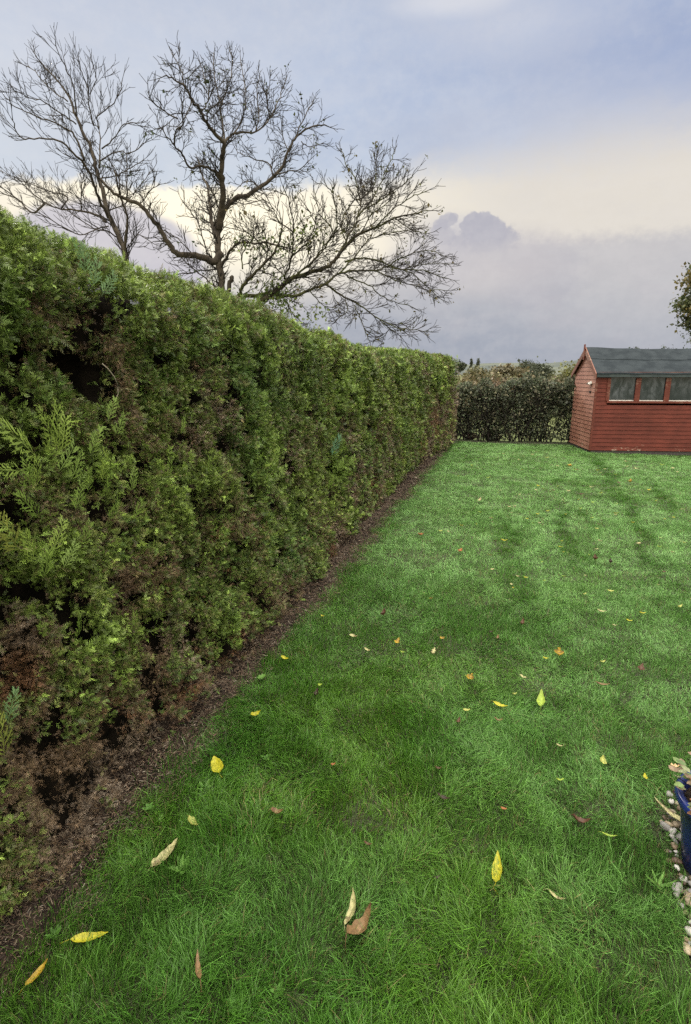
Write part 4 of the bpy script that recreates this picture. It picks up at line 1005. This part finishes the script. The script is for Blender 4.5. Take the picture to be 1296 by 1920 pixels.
def put_leaf(px, py, size, ang, kind, label, W=0.36, curl=0.12, tilt=0.0, group=None, z=None, star=False, mid=None, stalkpart=False):
    """size = length in photo pixels, ang = heading of the tip seen from above, 0 = away from the viewer"""
    rng = np.random.default_rng(int(px*7+py*13)); zz = 0.018 if z is None else z
    p = ground(px, py, zz)
    p[2] += float(relief(p[0], p[1]))+(0.024 if p[1] < 4 else 0.03)
    dist = float((p-CAMP)@fwd); fore = 0.62 if abs(cos(radians(ang))) > 0.7 else 1.0
    L = size/F*dist/fore*(0.76 if size > 30 else 0.58); tilt *= 0.5; curl *= 1.6
    mb, st = leaf_mesh('leaf', L, L*W, curl, kind, rng, mid, star=star)
    o = mb.build('fallen_leaf', M_dry, None, True)
    o.location = p; o.rotation_euler = (radians(tilt), rng.normal(0, .15), radians(-ang)-0.0)
    tag(o, label, 'leaf', group)
    if stalkpart:
        t = MB(); t.tube(st, [0.0012, 0.001, 0.0012], 4, True, tuple(np.array(kind)*0.7)); t.build('stalk', M_dry, o, True)
    return o
BIG = [(165,1745,88,62,YEL,'big bright yellow pointed leaf in the grass beside the bare soil, lower left',.30,.06,0),
 (407,1438,36,-40,YEL,'rounded bright yellow leaf at the lawn edge by the hedge litter',.62,.05,15),
 (362,1545,46,118,PALE,'pale yellow folded leaf below the rounded bright yellow one',.42,.18,10),
 (310,1598,52,20,CREAM,'pale cream leaf tilted up beside broad green weed leaves, left lawn edge',.36,.1,30),
 (662,1702,52,8,CREAM,'long cream leaf standing on edge just behind the curled brown leaf, foreground',.30,.15,38),
 (678,1735,56,28,TAN,'curled tan and dark brown leaf lying centre foreground',.42,.3,25),
 (933,1628,50,4,YEL,'narrow bright yellow leaf with wavy edge, right of centre foreground',.34,.1,28),
 (1045,1677,42,112,CREAM,'slim curved cream leaf, rightmost pale leaf of the foreground',.22,.2,5),
 (68,1812,40,10,GOLD,'dull yellow leaf half sunk in grass in the bottom left corner',.32,.1,20),
 (370,1805,46,-35,TAN,'thin pinkish tan leaf low in the grass, bottom left',.2,.15,5),
 (520,1526,32,80,TAN,'crumpled tan leaf in the left foreground grass',.7,.25,10),
 (625,1432,16,60,ORA,'small rusty orange leaf left of centre',.7,.2,10),
 (690,1580,28,95,BRN,'flat red brown leaf fragment above the long cream leaf',.35,.2,0),
 (822,1438,24,80,BRN,'grey brown curled leaf in mid lawn, centre',.45,.25,0),
 (832,1492,34,100,DRK,'very dark leaf with a brown tip under the grey brown curled leaf',.4,.2,0),
 (945,1510,20,90,ORA,'small faded rust leaf on short grass, right of the dark one',.6,.15,0),
 (820,1645,26,55,DRK,'dark brown leaf in shadowy grass left of the narrow yellow leaf',.4,.2,0),
 (1090,1538,44,90,BRN,'dark brown crumpled leaf on bare earth near the gravel',.5,.25,0),
 (1130,1425,22,0,PALE,'lemon yellow upright leaf near the blue pot',.7,.2,30),
 (1050,1460,26,75,GRN,'yellow green leaf lying to the left of the lemon upright one',.4,.2,0),
 (1050,1398,22,100,CREAM,'little cream leaf above the yellow green one',.5,.2,10),
 (1143,1563,36,90,GRN,'thin yellow green leaf lying flat near the stones',.2,.12,0),
 (1210,1455,15,0,YEL,'tiny yellow leaf just left of the blue pot rim',.6,.2,20),
 (1268,1433,28,85,(0.55,0.36,0.2),'peach coloured star shaped leaf above the blue pot',.7,.2,20),
 (1262,1527,62,-45,CREAM,'long withered cream leaf slanting beside the blue pot',.17,.08,10),
 (1015,1310,34,6,GRN,'pale green leaf pair standing upright in mid lawn',.35,.12,40),
 (938,1322,36,105,YEL,'long yellow leaf in mid lawn left of the upright pale green one',.32,.12,0),
 (935,1351,28,85,TAN,'tan leaf with dark underside just below the long yellow leaf',.42,.25,0),
 (875,1332,24,70,PALE,'pale yellow broad leaf left of the long yellow leaf',.6,.15,8),
 (860,1352,16,10,BRN,'small brown leaf under the pale yellow broad leaf',.5,.2,20),
 (881,1270,20,20,GOLD,'golden star shaped leaf in the middle of the lawn',.8,.2,20),
 (982,1267,26,110,CREAM,'cream leaf with a brown edge, right of the golden star',.42,.2,5),
 (965,1299,16,60,PALE,'pale small leaf between the golden star and the upright green leaf',.5,.2,0),
 (1048,1222,24,0,GOLD,'bright orange yellow star leaf on the right half of the lawn',.85,.25,25),
 (1024,1229,18,80,YEL,'yellow leaf touching the left side of the orange yellow star',.55,.15,0),
 (1130,1280,32,90,TAN,'flat fawn leaf right of centre lawn',.35,.12,0),
 (1202,1252,22,20,BRN,'upright rust brown leaf near the right side of the lawn',.6,.2,30),
 (1131,1239,18,60,PALE,'pale yellow leaf with a drooped lobe, right part of the lawn',.6,.2,10),
 (663,1188,28,95,CREAM,'broad cream leaf on the left part of the lawn',.55,.15,5),
 (690,1215,26,110,CREAM,'slim cream leaf just below the broad cream one',.3,.2,5),
 (745,1199,18,10,GOLD,'golden upright leaf right of the two cream ones',.55,.15,30),
 (755,1219,16,90,GRN,'yellow green leaf under the golden upright one',.4,.2,0),
 (830,1193,16,60,GOLD,'small golden leaf with a lobed edge, centre of the lawn',.8,.2,20),
 (813,1215,18,5,CREAM,'small cream upright leaf left below the lobed golden one',.5,.1,35),
 (535,1228,30,100,YEL,'yellow green leaf at the lawn edge near the hedge, mid distance',.42,.2,0),
 (480,1338,22,40,YEL,'yellow leaf on a rosette weed at the lawn edge',.6,.2,15),
 (600,1279,16,60,GRN,'small greenish yellow leaf left of centre',.6,.2,10),
 (592,1297,20,0,DRK,'nearly black leaf below the small greenish yellow one',.5,.25,20),
 (605,1150,14,80,YEL,'small yellow leaf lying by the hedge litter, left',.6,.2,0),
 (720,1147,20,10,BRN,'dark maroon crumpled leaf on the left lawn',.7,.3,20),
 (809,1119,15,60,GOLD,'ochre leaf right of the dark maroon one',.6,.2,20),
 (980,1165,20,10,BRN,'maroon brown leaf in the middle right of the lawn',.5,.25,20),
 (920,1180,16,60,DRK,'dark leaf left of the maroon brown one',.5,.25,0),
 (934,1192,13,10,TAN,'fawn twisted leaf below the dark one',.5,.25,20),
 (1128,1147,28,95,CREAM,'whitish leaf with a long stalk, right lawn',.32,.15,0),
 (1152,1174,16,90,CREAM,'whitish rounded leaf under the long stalked one',.6,.15,0),
 (1145,1110,20,90,PALE,'pale yellow oval leaf, right lawn',.5,.15,0),
 (1096,1117,16,50,PALE,'pale yellow narrow leaf left of the oval one',.4,.15,10),
 (1180,1165,20,95,YEL,'yellow leaf lying flat among several near the right track',.4,.15,0),
 (1205,1149,22,85,YEL,'long yellow leaf right of the flat one near the right track',.35,.15,0),
 (1275,1140,22,50,PALE,'pale folded leaf at the right border of the lawn',.5,.2,20),
 (705,1002,13,80,TAN,'pinkish tan leaf by the bare strip under the hedge, far left',.6,.2,10),
 (790,1002,18,60,ORA,'orange brown lobed leaf in the left half, middle distance',.8,.25,20),
 (842,998,18,130,CREAM,'cream slanting leaf right of the orange brown lobed one',.4,.2,10),
 (826,995,14,80,PALE,'pale yellow leaf between the orange brown and cream ones',.4,.2,0),
 (863,1035,14,20,ORA,'small orange leaf in the centre middle distance',.7,.2,20),
 (865,986,16,90,YEL,'yellow leaf above the small orange one',.4,.2,0),
 (945,1016,22,90,YEL,'yellow leaf in a dip of the middle lawn',.4,.15,0),
 (920,1044,22,90,PALE,'long pale yellow leaf below the yellow leaf in the dip',.3,.15,0),
 (971,1083,13,120,CREAM,'whitish little leaf in mid lawn beside a yellow one',.5,.15,10),
 (986,1085,14,85,YEL,'small yellow leaf touching the whitish little one',.4,.15,0),
 (1051,1024,18,90,YEL,'yellow leaf left of the dark tracks',.4,.15,0),
 (1117,1045,18,0,BRN,'brown upright leaf between the dark tracks',.6,.3,25),
 (1145,1052,14,0,DRK,'dark leaf right of the brown upright one',.6,.3,20),
 (1119,992,13,80,PALE,'pale leaf halfway up the lawn between the tracks',.6,.15,0),
 (1198,1020,12,30,CREAM,'whitish leaf on the right track',.8,.15,10),
 (1155,960,16,90,YEL,'yellow leaf on the track in front of the shed',.4,.15,0),
 (1095,911,16,80,DRK,'dark leaf lying at the start of the tracks',.5,.2,0),
 (1068,873,12,20,GOLD,'golden leaf on the far lawn left of the shed corner',.8,.2,20),
 (1182,902,14,20,GOLD,'golden leaf on the far lawn in front of the shed windows',.7,.2,20),
 (900,935,16,10,CREAM,'whitish leaf standing in the far left lawn',.4,.1,30),
 (955,948,14,80,CREAM,'cream leaf right of the whitish standing one',.4,.15,0)]
for b in BIG:
    px, py, size, ang, kind, lab, W, curl, tilt = b
    put_leaf(px, py, size, ang, kind, lab, W, curl, tilt, mid=BRN if kind in (CREAM, TAN, GOLD) else None, star='star' in lab or 'lobed' in lab, stalkpart=size > 30)
rng = np.random.default_rng(99)
classes = [(YEL, 'small yellow leaf scattered among others on the far lawn towards the shed', 'small yellow leaves scattered on the far lawn'),
           (CREAM, 'small whitish leaf scattered among others on the far lawn towards the shed', 'small whitish leaves scattered on the far lawn'),
           (GRN, 'small yellow green leaf scattered among others on the far lawn towards the shed', 'small yellow green leaves scattered on the far lawn'),
           (BRN, 'small brown leaf scattered among others on the far lawn towards the shed', 'small brown leaves scattered on the far lawn')]
cnt = 0
while cnt < 95:
    py = rng.uniform(838, 985) if cnt < 75 else rng.uniform(985, 1110); px = rng.uniform(860, 1300)
    g = ground(px, py)
    if g[0] < -0.9 or (g[1] > 12.2 and g[0] > 1.4) or g[1] > 13.6: continue
    k = classes[rng.choice(4, p=[.36, .32, .2, .12])]
    put_leaf(px, py, rng.uniform(7, 14), rng.uniform(60, 120), k[0], k[1], rng.uniform(.3, .7), .2, rng.uniform(0, 20), k[2]); cnt += 1

# ------------------------------------------------------------------ weeds on the lawn edge
def weed(px, py, n, L, W, col, label, up=0.5, seed=0):
    rng = np.random.default_rng(seed+int(px)); p = ground(px, py, 0); p[2] = float(relief(p[0], p[1]))
    root = empty('weed', p); tag(root, label, 'weed')
    L = L*0.78
    for k in range(n+3):
        mb, st = leaf_mesh('l', L*rng.uniform(.4, 1.1), L*W*rng.uniform(.6, 1), 0.06, tuple(np.array(col)*rng.uniform(.8, 1.25)), rng, None, 0.04, 0.25)
        a = 2*pi*k/n+rng.normal(0, .3); t = up*rng.uniform(.6, 1.3)
        R_ = Matrix.Rotation(-a, 3, 'Z') @ Matrix.Rotation(t, 3, 'X')
        mb.v = [tuple(R_ @ Vector((x, y+L*0.55, z))+Vector((0, 0, 0.02))) for x, y, z in mb.v]
        mb.build('leaf', M_broad, root, True)
g1, g2 = (0.075, 0.17, 0.032), (0.11, 0.22, 0.045)
for i, (px, py, n, L, W, c, lab) in enumerate([(340,1622,7,.055,.55,g2,'rosette weed of broad bright green leaves beside the tilted cream leaf'),
    (385,1480,5,.06,.3,g2,'narrow leaved weed under the rounded yellow leaf at the lawn edge'), (278,1515,6,.035,.6,g1,'small round leaved weed on the dark soil edge, left foreground'),
    (300,1535,6,.03,.6,g2,'low clover like weed right of the round leaved one on the soil edge'), (490,1265,6,.045,.55,g2,'pale leafy weed beside the litter strip, mid distance'),
    (482,1345,7,.05,.42,g2,'rosette weed carrying a yellow leaf at the lawn edge'), (500,1425,7,.035,.6,g1,'small clover patch in the lawn right of the rounded yellow leaf'),
    (455,1545,6,.03,.6,g1,'little round leaved weed in the grass left of the crumpled tan leaf'), (100,1740,6,.035,.6,g1,'small weed between the big yellow leaf and the soil'),
    (440,1870,7,.045,.5,g1,'dark rosette weed at the bottom of the view'), (1235,1660,4,.07,.22,g2,'upright strap leaved weed beside the gravel'), (520,1850,6,.035,.55,g1,'low weed right of the dark rosette at the bottom')]):
    weed(px, py, n, L, W, c, lab, 0.55, i)

# ------------------------------------------------------------------ gravel, pebbles, blue pot
def gravel_bed():
    mb = MB(); ys = np.linspace(1.1, 2.5, 40)
    v = []; f = []
    for i, y in enumerate(ys):
        x0 = float(gravel_x(y))-0.05
        for j in range(12): 
            x = x0+(2.2-x0)*j/11
            v.append((x, y, -0.018+0.008*sin(x*40)*sin(y*37)+(0.0 if j else -0.06)))
    for i in range(39):
        for j in range(11): a = i*12+j; f.append([a, a+1, a+13, a+12])
    mb.v = v; mb.f = f; mb.c = [None]*len(f)
    tag(mb.build('gravel_bed', M_soil, None, True), kind='structure')
gravel_bed()
POT = np.array([0.806, 1.82, -0.035]); PR = 0.155
def build_pebbles():
    rng = np.random.default_rng(77); pl = []
    kinds = [((0.42, 0.40, 0.38), 'pale grey pebble', 'pale grey pebbles of the gravel edge'), ((0.22, 0.16, 0.11), 'brown pebble', 'brown pebbles of the gravel edge'), ((0.62, 0.60, 0.58), 'white pebble', 'white pebbles of the gravel edge'),
             ((0.17, 0.155, 0.15), 'dark grey pebble', 'dark grey pebbles of the gravel edge'), ((0.36, 0.29, 0.20), 'sandy pebble', 'sandy pebbles of the gravel edge'), ((0.22, 0.13, 0.10), 'reddish pebble', 'reddish pebbles of the gravel edge')]
    tries = 0
    while len(pl) < 300 and tries < 40000:
        tries += 1
        y = rng.uniform(1.25, 2.3); x = float(gravel_x(y))+0.005+abs(rng.normal(0, 0.12)); r = rng.uniform(0.006, 0.017)
        if (x-POT[0])**2+(y-POT[1])**2 < (0.118+r)**2 or x > 0.30*y+0.42: continue
        if any((x-a)**2+(y-b)**2 < (0.62*(r+c))**2 for a, b, c in pl): continue
        pl.append((x, y, r))
        k = kinds[rng.choice(6, p=[.26, .28, .07, .14, .16, .09])]
        import bmesh
        bm = bmesh.new(); bmesh.ops.create_icosphere(bm, subdivisions=2, radius=1.0)
        P = np.array([v.co for v in bm.verts]); s = r*np.array([rng.uniform(.8, 1.5), rng.uniform(.7, 1.0), rng.uniform(.45, .8)])
        nn = vnoise(P+rng.uniform(0, 90, 3), 1.7, 5)*1.35
        for v, d in zip(bm.verts, nn): v.co = Vector(v.co)*(1+0.6*d)
        for v in bm.verts: v.co = (v.co.x*s[0], v.co.y*s[1], v.co.z*s[2])
        me = bpy.data.meshes.new('pebble'); bm.to_mesh(me); bm.free()
        col = np.array(k[0])*0.60*np.exp(rng.normal(0, .3)); a = me.attributes.new('tint', 'FLOAT_COLOR', 'FACE')
        a.data.foreach_set('color', np.tile([*col, 1], len(me.polygons)).astype(np.float32))
        o = link('pebble', me, None, M_stone, True); o.location = (x, y, -0.012+s[2]*0.4); o.rotation_euler = (rng.normal(0, .3), rng.normal(0, .3), rng.uniform(0, 6))
        tag(o, k[1]+' lying among the gravel between lawn and blue pot', 'pebble', k[2])
build_pebbles()
def build_pot():
    root = empty('plant_pot', POT); tag(root, 'dark blue glazed pot at the right edge of the lawn', 'pot')
    m, nt, p, out = new_mat('blue_glaze')
    tc = nt.nodes.new('ShaderNodeTexCoord'); n = noise(nt, tc.outputs['Object'], 9, 4)
    nt.links.new(mixc(nt, n.step(.35, .7), (0.008, 0.014, 0.075), (0.014, 0.028, 0.15)), p.inputs['Base Color']); p.inputs['Roughness'].default_value = 0.28
    prof = [(0.0, 0.0), (0.112, 0.0), (0.118, 0.012), (0.130, 0.10), (0.146, 0.20), (0.156, 0.245), (0.166, 0.252), (0.170, 0.262), (0.168, 0.278), (0.160, 0.284), (0.148, 0.280), (0.143, 0.262), (0.138, 0.235)]
    n = 56; mb = MB()
    for r, z in prof:
        for k in range(n): mb.v.append((r*cos(2*pi*k/n), r*sin(2*pi*k/n), z))
    for i in range(len(prof)-1):
        for k in range(n): mb.f.append([i*n+k, i*n+(k+1) % n, (i+1)*n+(k+1) % n, (i+1)*n+k]); mb.c.append(None)
    mb.build('pot_body', m, root, True)
    mb = MB(); 
    for k in range(n): mb.v.append((0.139*cos(2*pi*k/n), 0.139*sin(2*pi*k/n), 0.240))
    mb.v.append((0, 0, 0.25)); mb.f = [[k, (k+1) % n, n] for k in range(n)]; mb.c = [None]*n
    mb.build('compost', M_soil, root, True)
    rng = np.random.default_rng(12); pr = empty('pot_plant', POT+np.array([0, 0, 0.245])); tag(pr, 'low plant with pinkish and grey green leaves growing in the blue pot', 'plant')
    mb = MB(); leaves = []
    for k in range(90):
        a = rng.uniform(0, 2*pi); r = rng.uniform(.02, .185); h = rng.uniform(.03, .09)
        e = np.array([r*cos(a), r*sin(a), h]); mb.tube([e*np.array([.3, .3, 0]), e*np.array([.7, .7, .7]), e], [.0025, .002, .0015], 4, True)
        for q in range(3):
            col = [(0.14, 0.20, 0.07), (0.22, 0.16, 0.11), (0.10, 0.15, 0.06), (0.20, 0.22, 0.12), (0.20, 0.10, 0.05)][rng.choice(5)]
            lb, st = leaf_mesh('l', .033, .026, .12, col, rng, None, .05, .1)
            R_ = Matrix.Rotation(a+rng.normal(0, 1.0)-pi/2, 3, 'Z') @ Matrix.Rotation(rng.uniform(-.4, .5), 3, 'X')
            vs = [tuple(R_ @ Vector((x, y+.02, z))+Vector(e)+Vector((0, 0, .012*q))) for x, y, z in lb.v]; leaves.append((vs, lb.f, lb.c))
    mb.build('stems', M_twig, pr, True)
    lm = MB()
    for vs, f, c in leaves:
        b = len(lm.v); lm.v += vs; lm.f += [[b+i for i in q] for q in f]; lm.c += c
    lm.build('foliage', M_broad, pr, True)
build_pot()

# ------------------------------------------------------------------ odds and ends at the far end
def rock(px, py, w, label, col, seed):
    import bmesh
    rng = np.random.default_rng(seed); p = ground(px, py, -0.02)
    bm = bmesh.new(); bmesh.ops.create_icosphere(bm, subdivisions=4, radius=1.0)
    P = np.array([v.co for v in bm.verts]); d = fbm(P+seed, 1.5, 3, 3)*0.9+fbm(P+seed, 6, 4, 2)*0.25
    for v, k in zip(bm.verts, d): v.co = Vector((v.co.x*w*(1+k), v.co.y*w*.7*(1+k), v.co.z*w*.55*(1+k)))
    me = bpy.data.meshes.new('rock'); bm.to_mesh(me); bm.free()
    o = link('rock', me, None, two_tone('rock_surface_%d' % seed, col, tuple(c*1.7 for c in col), 9, 0.9, 0.2, 0.6, 30), True)
    o.location = (p[0], p[1]+0.1, p[2]+w*0.3); tag(o, label, 'rock')
rock(922, 822, 0.24, 'rounded brown grey rock at the foot of the field hedge', (0.10, 0.085, 0.06), 3)
rock(882, 822, 0.17, 'low reddish brown stone left of the rounded rock under the field hedge', (0.11, 0.075, 0.06), 5)
